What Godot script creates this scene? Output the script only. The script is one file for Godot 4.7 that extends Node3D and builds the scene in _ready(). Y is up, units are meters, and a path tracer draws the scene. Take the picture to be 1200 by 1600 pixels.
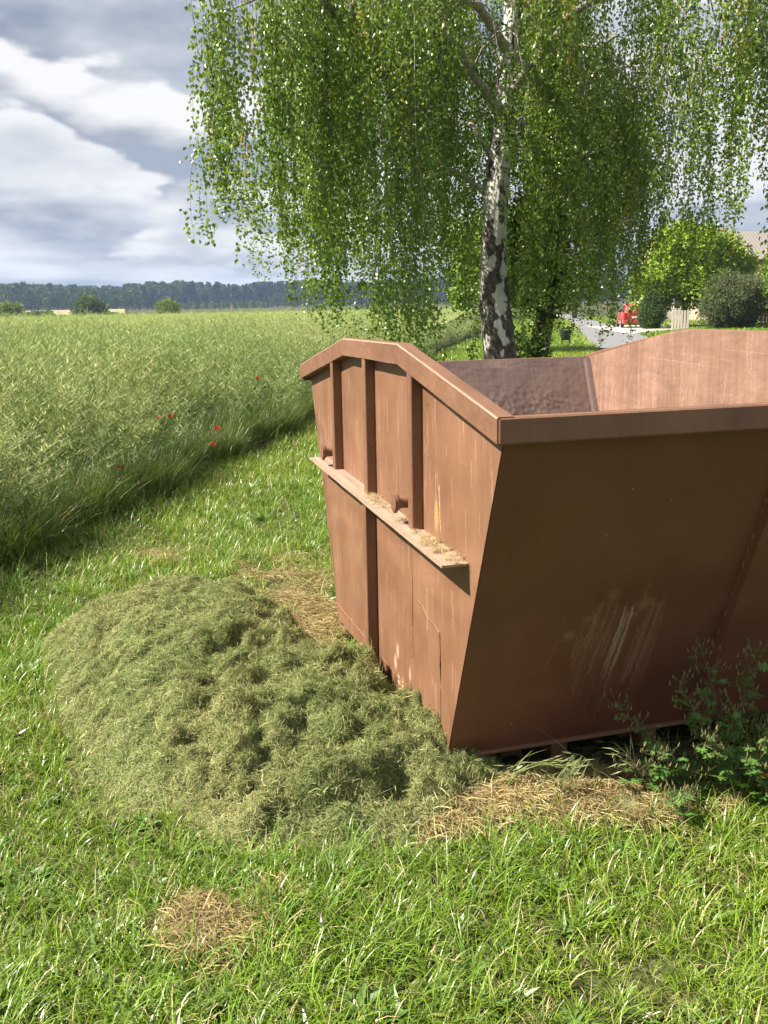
extends Node3D
# A brown steel skip on a grass verge beside a ripening rapeseed field, with a heap of grass clippings, a weeping birch and a village road behind.

const SKIP_AT := Vector3(0.3116, 0.0, -2.5858)
const SKIP_TURN := 0.2825
const UP := Vector3.UP

var rng := RandomNumberGenerator.new()
var noise := FastNoiseLite.new()
var fine := FastNoiseLite.new()
var taken := {}
var mats := {}


# ---------------------------------------------------------------- mesh building
class MB:
	var v := PackedVector3Array()
	var n := PackedVector3Array()
	var uv := PackedVector2Array()
	var c := PackedColorArray()
	var idx := PackedInt32Array()
	var col := Color(1, 1, 1)

	func vert(p: Vector3, nn: Vector3, t := Vector2.ZERO) -> int:
		v.append(p); n.append(nn); uv.append(t); c.append(col)
		return v.size() - 1

	# corners run counter-clockwise seen from outside
	func tri(a: Vector3, b: Vector3, d: Vector3) -> void:
		var nn := (b - a).cross(d - a).normalized()
		var i := vert(a, nn); vert(b, nn, Vector2(1, 0)); vert(d, nn, Vector2(0, 1))
		idx.append_array(PackedInt32Array([i, i + 2, i + 1]))

	func quad(a: Vector3, b: Vector3, d: Vector3, e: Vector3, t := PackedVector2Array([Vector2(0, 0), Vector2(1, 0), Vector2(1, 1), Vector2(0, 1)])) -> void:
		var nn := (d - a).cross(e - b).normalized()
		var i := vert(a, nn, t[0]); vert(b, nn, t[1]); vert(d, nn, t[2]); vert(e, nn, t[3])
		idx.append_array(PackedInt32Array([i, i + 2, i + 1, i, i + 3, i + 2]))

	# eight corners: bottom ring 0..3 counter-clockwise seen from above, then the top ring
	func hexa(k: Array) -> void:
		quad(k[3], k[2], k[1], k[0]); quad(k[4], k[5], k[6], k[7])
		for i in 4:
			var j := (i + 1) % 4
			quad(k[i], k[j], k[4 + j], k[4 + i])

	func box(lo: Vector3, hi: Vector3, bevel := 0.0) -> void:
		if bevel <= 0.0:
			hexa([Vector3(lo.x, lo.y, hi.z), Vector3(hi.x, lo.y, hi.z), Vector3(hi.x, lo.y, lo.z), Vector3(lo.x, lo.y, lo.z),
				Vector3(lo.x, hi.y, hi.z), Vector3(hi.x, hi.y, hi.z), Vector3(hi.x, hi.y, lo.z), Vector3(lo.x, hi.y, lo.z)])
			return
		var b := minf(bevel, 0.45 * minf(hi.x - lo.x, minf(hi.y - lo.y, hi.z - lo.z)))
		var l2 := lo + Vector3(b, b, b)
		var h2 := hi - Vector3(b, b, b)
		quad(Vector3(l2.x, l2.y, hi.z), Vector3(h2.x, l2.y, hi.z), Vector3(h2.x, h2.y, hi.z), Vector3(l2.x, h2.y, hi.z))
		quad(Vector3(h2.x, l2.y, lo.z), Vector3(l2.x, l2.y, lo.z), Vector3(l2.x, h2.y, lo.z), Vector3(h2.x, h2.y, lo.z))
		quad(Vector3(hi.x, l2.y, h2.z), Vector3(hi.x, l2.y, l2.z), Vector3(hi.x, h2.y, l2.z), Vector3(hi.x, h2.y, h2.z))
		quad(Vector3(lo.x, l2.y, l2.z), Vector3(lo.x, l2.y, h2.z), Vector3(lo.x, h2.y, h2.z), Vector3(lo.x, h2.y, l2.z))
		quad(Vector3(l2.x, hi.y, h2.z), Vector3(h2.x, hi.y, h2.z), Vector3(h2.x, hi.y, l2.z), Vector3(l2.x, hi.y, l2.z))
		quad(Vector3(l2.x, lo.y, l2.z), Vector3(h2.x, lo.y, l2.z), Vector3(h2.x, lo.y, h2.z), Vector3(l2.x, lo.y, h2.z))
		for sx in [0, 1]:
			for sy in [0, 1]:
				var ax: float = hi.x if sx else lo.x
				var ix: float = h2.x if sx else l2.x
				var ay: float = hi.y if sy else lo.y
				var iy: float = h2.y if sy else l2.y
				face_out([Vector3(ax, iy, l2.z), Vector3(ax, iy, h2.z), Vector3(ix, ay, h2.z), Vector3(ix, ay, l2.z)], (lo + hi) / 2)
				var az: float = hi.z if sx else lo.z
				var iz: float = h2.z if sx else l2.z
				face_out([Vector3(l2.x, iy, az), Vector3(h2.x, iy, az), Vector3(h2.x, ay, iz), Vector3(l2.x, ay, iz)], (lo + hi) / 2)
				var bz: float = hi.z if sy else lo.z
				var jz: float = h2.z if sy else l2.z
				face_out([Vector3(ax, l2.y, jz), Vector3(ax, h2.y, jz), Vector3(ix, h2.y, bz), Vector3(ix, l2.y, bz)], (lo + hi) / 2)

	func face_out(k: Array, centre: Vector3) -> void:
		var nn: Vector3 = (k[2] - k[0]).cross(k[3] - k[1])
		if nn.dot((k[0] + k[1] + k[2] + k[3]) / 4 - centre) < 0:
			k.reverse()
		quad(k[0], k[1], k[2], k[3])

	func tube(p: Array, r: Array, sides := 6, cap := true, vscale := 1.0) -> void:
		var first := v.size()
		var along := 0.0
		var side := Vector3.RIGHT
		for i in p.size():
			var a: Vector3 = p[maxi(i - 1, 0)]
			var b: Vector3 = p[mini(i + 1, p.size() - 1)]
			var t := (b - a).normalized()
			if i == 0:
				side = t.cross(Vector3.FORWARD if absf(t.z) < 0.9 else Vector3.RIGHT).normalized()
			side = (side - t * side.dot(t)).normalized()
			var other := t.cross(side)
			if i > 0:
				along += (p[i] - p[i - 1]).length()
			for s in sides + 1:
				var w := TAU * s / sides
				var d := side * cos(w) + other * sin(w)
				vert(p[i] + d * float(r[i]), d, Vector2(float(s) / sides, along * vscale))
		for i in p.size() - 1:
			for s in sides:
				var q := first + i * (sides + 1) + s
				var u := q + sides + 1
				idx.append_array(PackedInt32Array([q, q + 1, u, q + 1, u + 1, u]) if false else PackedInt32Array([q, u, q + 1, q + 1, u, u + 1]))
		if cap:
			for e in [0, p.size() - 1]:
				var ring := []
				for s in sides:
					ring.append(v[first + e * (sides + 1) + s])
				for s in range(1, sides - 1):
					if e == 0:
						tri(ring[0], ring[s + 1], ring[s])
					else:
						tri(ring[0], ring[s], ring[s + 1])

	func lathe(profile: Array, sides := 12, centre := Vector3.ZERO) -> void:
		var first := v.size()
		for i in profile.size():
			var a: Vector2 = profile[maxi(i - 1, 0)]
			var b: Vector2 = profile[mini(i + 1, profile.size() - 1)]
			var t := (b - a).normalized()
			for s in sides + 1:
				var w := TAU * s / sides
				var d := Vector3(cos(w), 0, sin(w))
				vert(centre + d * profile[i].x + Vector3.UP * profile[i].y, (d * t.y - Vector3.UP * t.x).normalized(), Vector2(float(s) / sides, profile[i].y))
		for i in profile.size() - 1:
			for s in sides:
				var q := first + i * (sides + 1) + s
				var u := q + sides + 1
				idx.append_array(PackedInt32Array([q, q + 1, u, q + 1, u + 1, u]))

	# a thin folded blade: ribbon along points, half widths w
	func ribbon(p: Array, w: Array, across: Vector3, cols: Array = []) -> void:
		var first := v.size()
		for i in p.size():
			var t: Vector3 = (p[mini(i + 1, p.size() - 1)] - p[maxi(i - 1, 0)]).normalized()
			var nn := across.cross(t).normalized()
			if cols.size():
				col = cols[i]
			vert(p[i] - across * float(w[i]), nn); vert(p[i] + across * float(w[i]), nn)
		for i in p.size() - 1:
			var q := first + i * 2
			idx.append_array(PackedInt32Array([q, q + 2, q + 1, q + 1, q + 2, q + 3]))

	func leaf(at: Vector3, along: Vector3, across: Vector3, length: float, width: float, fold := 0.25) -> void:
		var nn := across.cross(along).normalized()
		var tip := at + along * length
		var mid := at + along * length * 0.38
		var l := mid - across * width * 0.5 + nn * width * fold
		var r := mid + across * width * 0.5 + nn * width * fold
		tri(at, tip, l); tri(at, r, tip)

	func grid(nu: int, nv: int, at: Callable, tex: Callable) -> void:
		var first := v.size()
		for j in nv + 1:
			for i in nu + 1:
				var s := float(i) / nu
				var t := float(j) / nv
				vert(at.call(s, t), Vector3.UP, tex.call(s, t))
		for j in nv:
			for i in nu:
				var q := first + j * (nu + 1) + i
				idx.append_array(PackedInt32Array([q, q + nu + 1, q + 1, q + 1, q + nu + 1, q + nu + 2]))
		smooth(first)

	func smooth(first := 0) -> void:
		for i in range(first, v.size()):
			n[i] = Vector3.ZERO
		for k in range(0, idx.size(), 3):
			var a := idx[k]
			if a < first:
				continue
			var b := idx[k + 1]
			var d := idx[k + 2]
			var nn := (v[d] - v[a]).cross(v[b] - v[a])
			n[a] += nn; n[b] += nn; n[d] += nn
		for i in range(first, v.size()):
			n[i] = n[i].normalized()

	func mesh(m: Material = null) -> ArrayMesh:
		var a := []
		a.resize(Mesh.ARRAY_MAX)
		a[Mesh.ARRAY_VERTEX] = v; a[Mesh.ARRAY_NORMAL] = n; a[Mesh.ARRAY_TEX_UV] = uv; a[Mesh.ARRAY_COLOR] = c; a[Mesh.ARRAY_INDEX] = idx
		var out := ArrayMesh.new()
		out.add_surface_from_arrays(Mesh.PRIMITIVE_TRIANGLES, a)
		if m:
			out.surface_set_material(0, m)
		return out


# ---------------------------------------------------------------- scene helpers
func numbered(called: String) -> String:
	if not taken.has(called):
		taken[called] = 0
		return called
	taken[called] += 1
	return "%s_%03d" % [called, taken[called]]


func tag(o: Node3D, label: String, category: String, group := "", kind := "") -> void:
	if label: o.set_meta("label", label)
	if category: o.set_meta("category", category)
	if group: o.set_meta("group", group)
	if kind: o.set_meta("kind", kind)


func thing(called: String, label: String, category: String, at := Vector3.ZERO, turn := 0.0, group := "") -> Node3D:
	var o := Node3D.new()
	o.name = numbered(called)
	add_child(o)
	o.position = at
	o.rotation.y = turn
	tag(o, label, category, group)
	return o


func part(called: String, mb, m: Material, parent: Node = null, label := "") -> MeshInstance3D:
	var o := MeshInstance3D.new()
	o.mesh = mb.mesh(m) if mb is MB else mb
	if not mb is MB:
		o.material_override = m
	if parent:
		o.name = called
		parent.add_child(o, true)
	else:
		o.name = numbered(called)
		add_child(o)
	if label: o.set_meta("label", label)
	return o


func structure(called: String, mb: MB, m: Material) -> MeshInstance3D:
	var o := part(called, mb, m)
	o.set_meta("kind", "structure")
	return o


func scatter(called: String, mesh: Mesh, where: Array, tints: Array, parent: Node, kind := "stuff") -> MultiMeshInstance3D:
	var mm := MultiMesh.new()
	mm.transform_format = MultiMesh.TRANSFORM_3D
	mm.use_colors = true
	mm.mesh = mesh
	mm.instance_count = where.size()
	for i in where.size():
		mm.set_instance_transform(i, where[i])
		mm.set_instance_color(i, tints[i])
	var o := MultiMeshInstance3D.new()
	o.multimesh = mm
	o.name = called
	parent.add_child(o, true)
	if kind: o.set_meta("kind", kind)
	return o


func rnd(a: float, b: float) -> float:
	return rng.randf_range(a, b)


func lin(r: float, g: float, b: float) -> Color:
	return Color(r, g, b).linear_to_srgb()


func material(called: String, c: Color, rough := 0.8, metallic := 0.0) -> StandardMaterial3D:
	var m := StandardMaterial3D.new()
	m.resource_name = called
	m.albedo_color = c
	m.roughness = rough
	m.metallic = metallic
	mats[called] = m
	return m


func leafy(called: String, backlight := 0.55, rough := 0.55) -> StandardMaterial3D:
	var m := material(called, Color.WHITE, rough)
	m.vertex_color_use_as_albedo = true
	m.backlight_enabled = true
	m.backlight = Color(backlight, backlight, backlight * 0.55).linear_to_srgb()
	m.cull_mode = BaseMaterial3D.CULL_DISABLED
	m.metallic_specular = 0.35
	return m


func ntex(freq: float, octaves: int, ramp: Array, size := 512, seed_ := 1, normal := false, kind := FastNoiseLite.TYPE_SIMPLEX_SMOOTH) -> NoiseTexture2D:
	var f := FastNoiseLite.new()
	f.noise_type = kind
	f.frequency = freq
	f.fractal_octaves = octaves
	f.seed = seed_
	var t := NoiseTexture2D.new()
	t.width = size
	t.height = size
	t.seamless = true
	t.noise = f
	t.as_normal_map = normal
	if ramp.size():
		var g := Gradient.new()
		var offs := PackedFloat32Array()
		var cs := PackedColorArray()
		for k in ramp:
			offs.append(k[0]); cs.append(k[1])
		g.offsets = offs
		g.colors = cs
		t.color_ramp = g
	return t


func smooth01(a: float, b: float, x: float) -> float:
	var t := clampf((x - a) / (b - a), 0.0, 1.0)
	return t * t * (3 - 2 * t)


func bez(a: Vector3, b: Vector3, d: Vector3, t: float) -> Vector3:
	return a.lerp(b, t).lerp(b.lerp(d, t), t)


# the lie of the land: level by the road, a shallow dip across the field, then rising to the woods
func land(x: float, z: float) -> float:
	var d := Vector2(x, z).length()
	var h := 0.0
	if d < 40.0:
		h += noise.get_noise_2d(x * 9.0, z * 9.0) * 0.03 * (1.0 - d / 40.0)
	h -= 0.9 * smooth01(60, 240, d)
	h += 3.0 * smooth01(260, 640, d)
	h += 9.0 * smooth01(660, 1300, d) * (1.0 + 0.6 * noise.get_noise_2d(x * 0.05, z * 0.05))
	return h


# x of the field's edge at depth z, and of the road's left edge
func field_edge(z: float) -> float:
	return -2.62 - (z + 6.0) * 0.171


func road_left(z: float) -> float:
	return 7.45 - (z + 34.3) * 0.171 + 2.2 * smooth01(-34.0, -6.0, z)


# ---------------------------------------------------------------- sky
func make_sky() -> Sky:
	var w := 4096
	var h := 2048
	var gain := 0.37   # the sky is this much dimmer than its picture values; the exposure brings it back
	var big := FastNoiseLite.new()
	big.noise_type = FastNoiseLite.TYPE_SIMPLEX_SMOOTH
	big.fractal_octaves = 7
	big.fractal_gain = 0.52
	big.frequency = 0.40
	big.seed = 102
	var puff := FastNoiseLite.new()
	puff.noise_type = FastNoiseLite.TYPE_SIMPLEX_SMOOTH
	puff.fractal_octaves = 6
	puff.fractal_gain = 0.55
	puff.frequency = 1.0
	puff.seed = 5
	var heap := FastNoiseLite.new()
	heap.noise_type = FastNoiseLite.TYPE_SIMPLEX_SMOOTH
	heap.fractal_octaves = 7
	heap.fractal_gain = 0.5
	heap.frequency = 1.0
	heap.seed = 8
	var data := PackedFloat32Array()
	data.resize(w * h * 3)
	var o := 0
	for j in h:
		var el := (0.5 - (j + 0.5) / h) * PI
		if el < -0.01:
			for i in w:
				data[o] = 0.11; data[o + 1] = 0.12; data[o + 2] = 0.12
				o += 3
			continue
		var y := maxf(sin(el), 0.0)
		var ce := cos(el)
		var reach := 1.0 / (y + 0.07)
		var t := pow(y, 0.5)
		var air := Color(0.64, 0.74, 0.88).lerp(Color(0.30, 0.46, 0.76), t)
		var low := 1.0 - smooth01(0.0, 0.13, y)
		for i in w:
			var az := TAU * i / w
			var px := sin(az) * ce * reach
			var pz := cos(az) * ce * reach
			# heaped clouds: cover from the slow noise, billows from the folded one
			var ax := sin(az) * ce
			var azz := cos(az) * ce
			var q := puff.get_noise_3d(ax * 4.5, y * 10.0, azz * 4.5)
			var f := big.get_noise_2d(px * 0.5, pz * 0.5) + 0.42 * q
			var e := big.get_noise_2d(px * 0.5 - 0.05, pz * 0.5) + 0.42 * puff.get_noise_3d(ax * 4.5 - 0.05, y * 10.0 + 0.16, azz * 4.5)
			var d := f + 0.34
			var cover := smooth01(-0.30, 0.02, d)
			var thick := smooth01(0.14, 0.72, d)
			# the side of a heap that faces the sun is white
			var edge := clampf((f - e) * 3.4, -0.5, 0.7)
			var lit := clampf(0.95 - 0.74 * thick + edge * 0.42, 0.0, 1.0)
			var k := cover * (0.96 - 0.25 * low)
			var r := lerpf(air.r, lerpf(0.26, 0.95, lit), k)
			var g := lerpf(air.g, lerpf(0.325, 0.96, lit), k)
			var b := lerpf(air.b, lerpf(0.435, 0.985, lit), k)
			# a nearer deck of heaped clouds: hard billowing tops, grey flat feet
			var c2 := heap.get_noise_3d(ax * 2.6, y * 8.5, azz * 2.6)
			var k2 := smooth01(0.015, 0.115, c2) * (1.0 - 0.35 * low)
			if k2 > 0.0:
				var above := heap.get_noise_3d(ax * 2.6, y * 8.5 + 0.22, azz * 2.6)
				var sun2 := clampf(0.62 + (c2 - above) * 2.6 - 0.5 * smooth01(0.15, 0.5, c2), 0.0, 1.0)
				r = lerpf(r, lerpf(0.30, 0.97, sun2), k2)
				g = lerpf(g, lerpf(0.365, 0.975, sun2), k2)
				b = lerpf(b, lerpf(0.475, 0.99, sun2), k2)
			data[o] = r * gain; data[o + 1] = g * gain; data[o + 2] = b * gain
			o += 3
	var im := Image.create_from_data(w, h, false, Image.FORMAT_RGBF, data.to_byte_array())
	var pm := PanoramaSkyMaterial.new()
	pm.panorama = ImageTexture.create_from_image(im)
	var s := Sky.new()
	s.sky_material = pm
	return s


func make_camera_and_light() -> void:
	var cam := Camera3D.new()
	cam.name = "camera"
	cam.position = Vector3(0, 1.65, 0)
	cam.fov = 56.2
	cam.near = 0.05
	cam.far = 6000.0
	cam.rotation = Vector3(-0.2109, 0, 0)
	cam.rotate_object_local(Vector3(0, 0, 1), -0.0179)
	add_child(cam)
	cam.current = true

	var env := Environment.new()
	env.background_mode = Environment.BG_SKY
	env.sky = make_sky()
	env.tonemap_mode = Environment.TONE_MAPPER_LINEAR
	env.tonemap_exposure = 2.7
	env.sdfgi_enabled = true
	env.ssao_enabled = true
	env.ssil_enabled = true
	env.fog_enabled = true
	env.fog_density = 0.00022
	env.fog_light_color = Color(0.72, 0.83, 1.0)
	var we := WorldEnvironment.new()
	we.name = "environment"
	we.environment = env
	add_child(we)

	# high summer sun square on the skip's long side, from the left
	var sun := DirectionalLight3D.new()
	sun.name = "sun"
	var towards := Vector3(-0.9877, 0, 0.1564) * cos(deg_to_rad(47.0)) + UP * sin(deg_to_rad(47.0))
	sun.basis = Basis.looking_at(-towards, UP)
	sun.light_energy = 1.6
	sun.light_color = Color(1.0, 0.965, 0.91)
	sun.light_angular_distance = 0.53
	sun.shadow_enabled = true
	sun.sky_mode = DirectionalLight3D.SKY_MODE_LIGHT_ONLY
	add_child(sun)


# ---------------------------------------------------------------- ground, road
func make_ground() -> void:
	var m := material("soil and thatch", Color.WHITE, 0.95)
	m.albedo_texture = ntex(0.02, 5, [[0.0, lin(0.022, 0.020, 0.010)], [0.4, lin(0.045, 0.045, 0.018)], [0.62, lin(0.075, 0.085, 0.03)], [1.0, lin(0.15, 0.13, 0.06)]], 512, 3)
	m.uv1_triplanar = true
	m.uv1_world_triplanar = true
	m.uv1_scale = Vector3(0.9, 0.9, 0.9)
	m.heightmap_enabled = true
	m.heightmap_texture = ntex(0.05, 4, [], 512, 8)
	m.heightmap_scale = 2.0
	m.metallic_specular = 0.2
	var mb := MB.new()
	var radii := [0.0]
	var r := 0.5
	while r < 3600.0:
		radii.append(r)
		r *= 1.07 if r < 100.0 else 1.10
	var seg := 180
	for i in radii.size():
		for s in seg:
			var a := TAU * s / seg
			var x: float = cos(a) * radii[i]
			var z: float = sin(a) * radii[i]
			mb.vert(Vector3(x, land(x, z), z), UP)
	for i in radii.size() - 1:
		for s in seg:
			var q := i * seg + s
			var q1 := i * seg + (s + 1) % seg
			mb.idx.append_array(PackedInt32Array([q, q + seg, q1 + seg, q, q1 + seg, q1]))
	# turn the faces up
	for k in range(0, mb.idx.size(), 3):
		var t := mb.idx[k + 1]
		mb.idx[k + 1] = mb.idx[k + 2]
		mb.idx[k + 2] = t
	mb.smooth()
	if mb.n[500].y < 0:
		for k in range(0, mb.idx.size(), 3):
			var t := mb.idx[k + 1]
			mb.idx[k + 1] = mb.idx[k + 2]
			mb.idx[k + 2] = t
		mb.smooth()
	structure("ground", mb, m)

	# the village road: grey asphalt, a strip that runs away beside the field
	var asphalt := material("asphalt", Color.WHITE, 0.88)
	asphalt.albedo_texture = ntex(0.06, 5, [[0.0, lin(0.10, 0.10, 0.105)], [0.5, lin(0.155, 0.155, 0.16)], [1.0, lin(0.22, 0.22, 0.225)]], 512, 11)
	asphalt.uv1_triplanar = true
	asphalt.uv1_world_triplanar = true
	asphalt.uv1_scale = Vector3(0.35, 0.35, 0.35)
	var rd := MB.new()
	var zs := []
	var z0 := 14.0
	while z0 > -230.0:
		zs.append(z0)
		z0 -= 4.0
	for i in zs.size() - 1:
		var za: float = zs[i]
		var zb: float = zs[i + 1]
		var la := road_left(za)
		var lb := road_left(zb)
		rd.quad(Vector3(la, land(la, za) + 0.035, za), Vector3(la + 3.3, land(la + 3.3, za) + 0.035, za), Vector3(lb + 3.3, land(lb + 3.3, zb) + 0.035, zb), Vector3(lb, land(lb, zb) + 0.035, zb))
	structure("road", rd, asphalt)
	var concrete := material("pale concrete", Color.WHITE, 0.9)
	concrete.albedo_texture = ntex(0.05, 4, [[0.0, lin(0.33, 0.31, 0.27)], [1.0, lin(0.48, 0.45, 0.39)]], 256, 14)
	concrete.uv1_triplanar = true
	concrete.uv1_world_triplanar = true
	var dv := MB.new()
	var c0 := [Vector3(12.9, 0, -50.5), Vector3(18.6, 0, -58.2), Vector3(18.6, 0, -70.0), Vector3(14.6, 0, -70.0), Vector3(14.6, 0, -60.0)]
	for i in range(1, c0.size() - 1):
		var t3 := []
		for p in [c0[0], c0[i], c0[i + 1]]:
			t3.append(p + UP * (land(p.x, p.z) + 0.05))
		dv.tri(t3[0], t3[1], t3[2])
	structure("driveway", dv, concrete)

	# golden stubble far off to the left, before the woods
	var gold := material("golden stubble", Color.WHITE, 0.95)
	gold.albedo_texture = ntex(0.04, 4, [[0.0, lin(0.22, 0.18, 0.08)], [1.0, lin(0.34, 0.28, 0.13)]], 256, 17)
	gold.uv1_triplanar = true
	gold.uv1_world_triplanar = true
	gold.uv1_scale = Vector3(0.05, 0.05, 0.05)
	var st := MB.new()
	st.grid(40, 14, func(s: float, t: float) -> Vector3:
		var a := lerpf(-0.75, -0.255, s)
		var d := lerpf(330.0, 560.0, t)
		var x := sin(a) * d
		var z := -cos(a) * d
		return Vector3(x, land(x, z) + 1.2, z), func(s: float, t: float) -> Vector2: return Vector2(s, t))
	structure("stubble_field", st, gold)


# ---------------------------------------------------------------- paint textures for the skip
func scratch(im: Image, from: Vector2, to: Vector2, c: Color, width := 1.0, alpha := 1.0, wob := 0.0) -> void:
	var steps := int(from.distance_to(to)) + 1
	var off := rnd(0, 500)
	for i in steps + 1:
		var p := from.lerp(to, float(i) / steps)
		p.x += fine.get_noise_1d(off + i * 2.0) * wob
		var a := alpha * (0.45 + 0.55 * clampf(0.5 + fine.get_noise_1d(off + 300.0 + i * 6.0) * 1.6, 0.0, 1.0))
		var hw := int(ceil(width / 2.0))
		for dx in range(-hw, hw + 1):
			var x := int(p.x) + dx
			var y := int(p.y)
			if x < 0 or y < 0 or x >= im.get_width() or y >= im.get_height():
				continue
			var fall := clampf(1.0 - absf(x - p.x) / (width * 0.5 + 0.5), 0.0, 1.0)
			im.set_pixel(x, y, im.get_pixel(x, y).lerp(c, a * fall))


func blotch(im: Image, at: Vector2, rx: float, ry: float, c: Color, alpha: float, rough := 0.5) -> void:
	for y in range(maxi(0, int(at.y - ry * 1.6)), mini(im.get_height(), int(at.y + ry * 1.6))):
		for x in range(maxi(0, int(at.x - rx * 1.6)), mini(im.get_width(), int(at.x + rx * 1.6))):
			var d := Vector2((x - at.x) / rx, (y - at.y) / ry).length() + fine.get_noise_2d(x * 3.0, y * 3.0) * rough
			var a := alpha * (1.0 - smooth01(0.35, 1.05, d))
			if a > 0.004:
				im.set_pixel(x, y, im.get_pixel(x, y).lerp(c, a))


# base coat: brown primer with cloudy fading and a fine vertical brush grain
func coat(w: int, h: int, base: Color, faded: Color, streak: float, seed_: int) -> Image:
	var im := Image.create(w, h, false, Image.FORMAT_RGB8)
	var f := FastNoiseLite.new()
	f.seed = seed_
	f.frequency = 0.01
	f.fractal_octaves = 4
	for y in h:
		for x in w:
			var a := f.get_noise_2d(x * 0.55, y * 0.4) * 0.55
			var g := f.get_noise_2d(x * 9.0, y * 0.55 + 400.0)
			var k := f.get_noise_2d(x * 24.0 + 90.0, y * 24.0)
			var t := clampf(0.42 + a + g * streak + k * 0.10, 0.0, 1.0)
			im.set_pixel(x, y, base.lerp(faded, t))
	return im


func painted(called: String, im: Image, rough: float, bump := true) -> StandardMaterial3D:
	var m := material(called, Color.WHITE, rough)
	m.albedo_texture = ImageTexture.create_from_image(im)
	m.metallic_specular = 0.42
	m.texture_repeat = true
	return m


func make_paints() -> void:
	var base := lin(0.138, 0.067, 0.038)
	var faded := lin(0.222, 0.116, 0.069)
	var pale := lin(0.50, 0.37, 0.28)
	# general paint for ribs, rims, small parts: mapped by its own axes
	var im := coat(512, 512, base, faded, 0.16, 2)
	for k in 90:
		var p := Vector2(rnd(0, 512), rnd(0, 512))
		scratch(im, p, p + Vector2(rnd(-4, 4), rnd(10, 60)), pale, 1.0, rnd(0.1, 0.45), 2.0)
	var m := painted("brown paint", im, 0.52)
	m.uv1_triplanar = true
	m.uv1_scale = Vector3(0.9, 0.9, 0.9)
	m.heightmap_enabled = true
	m.heightmap_texture = ntex(0.02, 4, [], 512, 21)
	m.heightmap_scale = 0.35
	# long side, outer face: 2.7 m x 1.45 m
	var W := 1350
	var H := 720
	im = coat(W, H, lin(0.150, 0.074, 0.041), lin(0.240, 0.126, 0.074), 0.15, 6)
	for k in 700:
		var p := Vector2(rnd(0, W), rnd(0, H))
		scratch(im, p, p + Vector2(rnd(-3, 3), rnd(8, 70)), pale, rnd(1.0, 3.4), rnd(0.10, 0.75), 3.0)
	for k in 26:
		var p := Vector2(rnd(0, W), rnd(0, H))
		var a := rnd(-0.6, 0.6) + (PI if rng.randf() < 0.5 else 0.0)
		scratch(im, p, p + Vector2(cos(a), sin(a)) * rnd(15, 70), pale, 1.0, rnd(0.2, 0.6), 1.0)
	# chips down to dark primer
	for k in 70:
		blotch(im, Vector2(rnd(0, W), rnd(0, H)), rnd(1.0, 3.5), rnd(1.0, 4.5), lin(0.06, 0.026, 0.016), 0.8, 0.6)
	# px = u / 2.7 * W, py = (1.45 - h) / 1.45 * H ; a yellowish smear and pale runs above the shelf's near end
	var at := func(u: float, h: float) -> Vector2: return Vector2(u / 2.7 * W, (1.55 - h) / 1.55 * H)
	blotch(im, at.call(0.63, 0.95), 14, 34, lin(0.45, 0.27, 0.10), 0.75)
	scratch(im, at.call(0.60, 1.06), at.call(0.59, 0.90), lin(0.7, 0.6, 0.5), 4.0, 0.9, 2.0)
	scratch(im, at.call(0.62, 1.10), at.call(0.60, 0.99), lin(0.65, 0.52, 0.42), 3.0, 0.6, 2.0)
	scratch(im, at.call(0.74, 0.66), at.call(0.735, 0.50), lin(0.6, 0.5, 0.4), 5.0, 0.55, 2.0)
	scratch(im, at.call(0.65, 0.33), at.call(0.645, 0.20), lin(0.55, 0.42, 0.33), 6.0, 0.5, 2.0)
	for k in 7:
		blotch(im, at.call(rnd(0.95, 1.15), rnd(0.12, 0.30)), rnd(4, 14), rnd(8, 22), lin(0.62, 0.47, 0.33), 0.6)
	for k in 60:
		var u := rnd(1.95, 2.45)
		var h := rnd(0.95, 1.2)
		scratch(im, at.call(u, h), at.call(u, h - rnd(0.03, 0.16)), lin(0.66, 0.55, 0.45), 1.5, rnd(0.3, 0.8), 1.5)
	m = painted("brown paint long side", im, 0.5)
	m.heightmap_enabled = true
	m.heightmap_texture = ntex(0.004, 3, [], 512, 31)
	m.heightmap_scale = 2.2
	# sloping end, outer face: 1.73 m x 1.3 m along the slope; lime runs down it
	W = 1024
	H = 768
	im = coat(W, H, lin(0.120, 0.044, 0.026), lin(0.158, 0.064, 0.037), 0.05, 9)  # same brown paint, coat colours darkened to carry the shade on this end
	var chalk := lin(0.36, 0.27, 0.2)
	for k in 10:
		blotch(im, Vector2(rnd(240, 430), rnd(330, 470)), rnd(4, 22), rnd(5, 20), lin(0.27, 0.16, 0.10), rnd(0.2, 0.6), 0.8)
	for k in 60:
		var x := 195.0 + 250.0 * sqrt(rng.randf())
		var y := rnd(380, 500)
		var long := rnd(60, 250)
		scratch(im, Vector2(x, y), Vector2(x - rnd(2, 16), y + long), chalk, rnd(1.0, 2.6), rnd(0.35, 0.95), 7.0)
	for k in 9:
		var x := rnd(350, 372)
		scratch(im, Vector2(x, rnd(400, 440)), Vector2(x - rnd(4, 18), rnd(520, 600)), lin(0.55, 0.47, 0.38), rnd(2, 5), rnd(0.4, 0.8), 6.0)
	for k in 42:
		var x := rnd(660, 1010)
		var y := rnd(300, 560)
		scratch(im, Vector2(x, y), Vector2(x - rnd(2, 10), y + rnd(60, 260)), chalk, 1.0, rnd(0.15, 0.5), 6.0)
	for k in 10:
		blotch(im, Vector2(rnd(40, 1000), rnd(60, 740)), rnd(1.2, 2.6), rnd(1.2, 2.6), lin(0.6, 0.5, 0.35), 0.8, 0.2)
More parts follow.
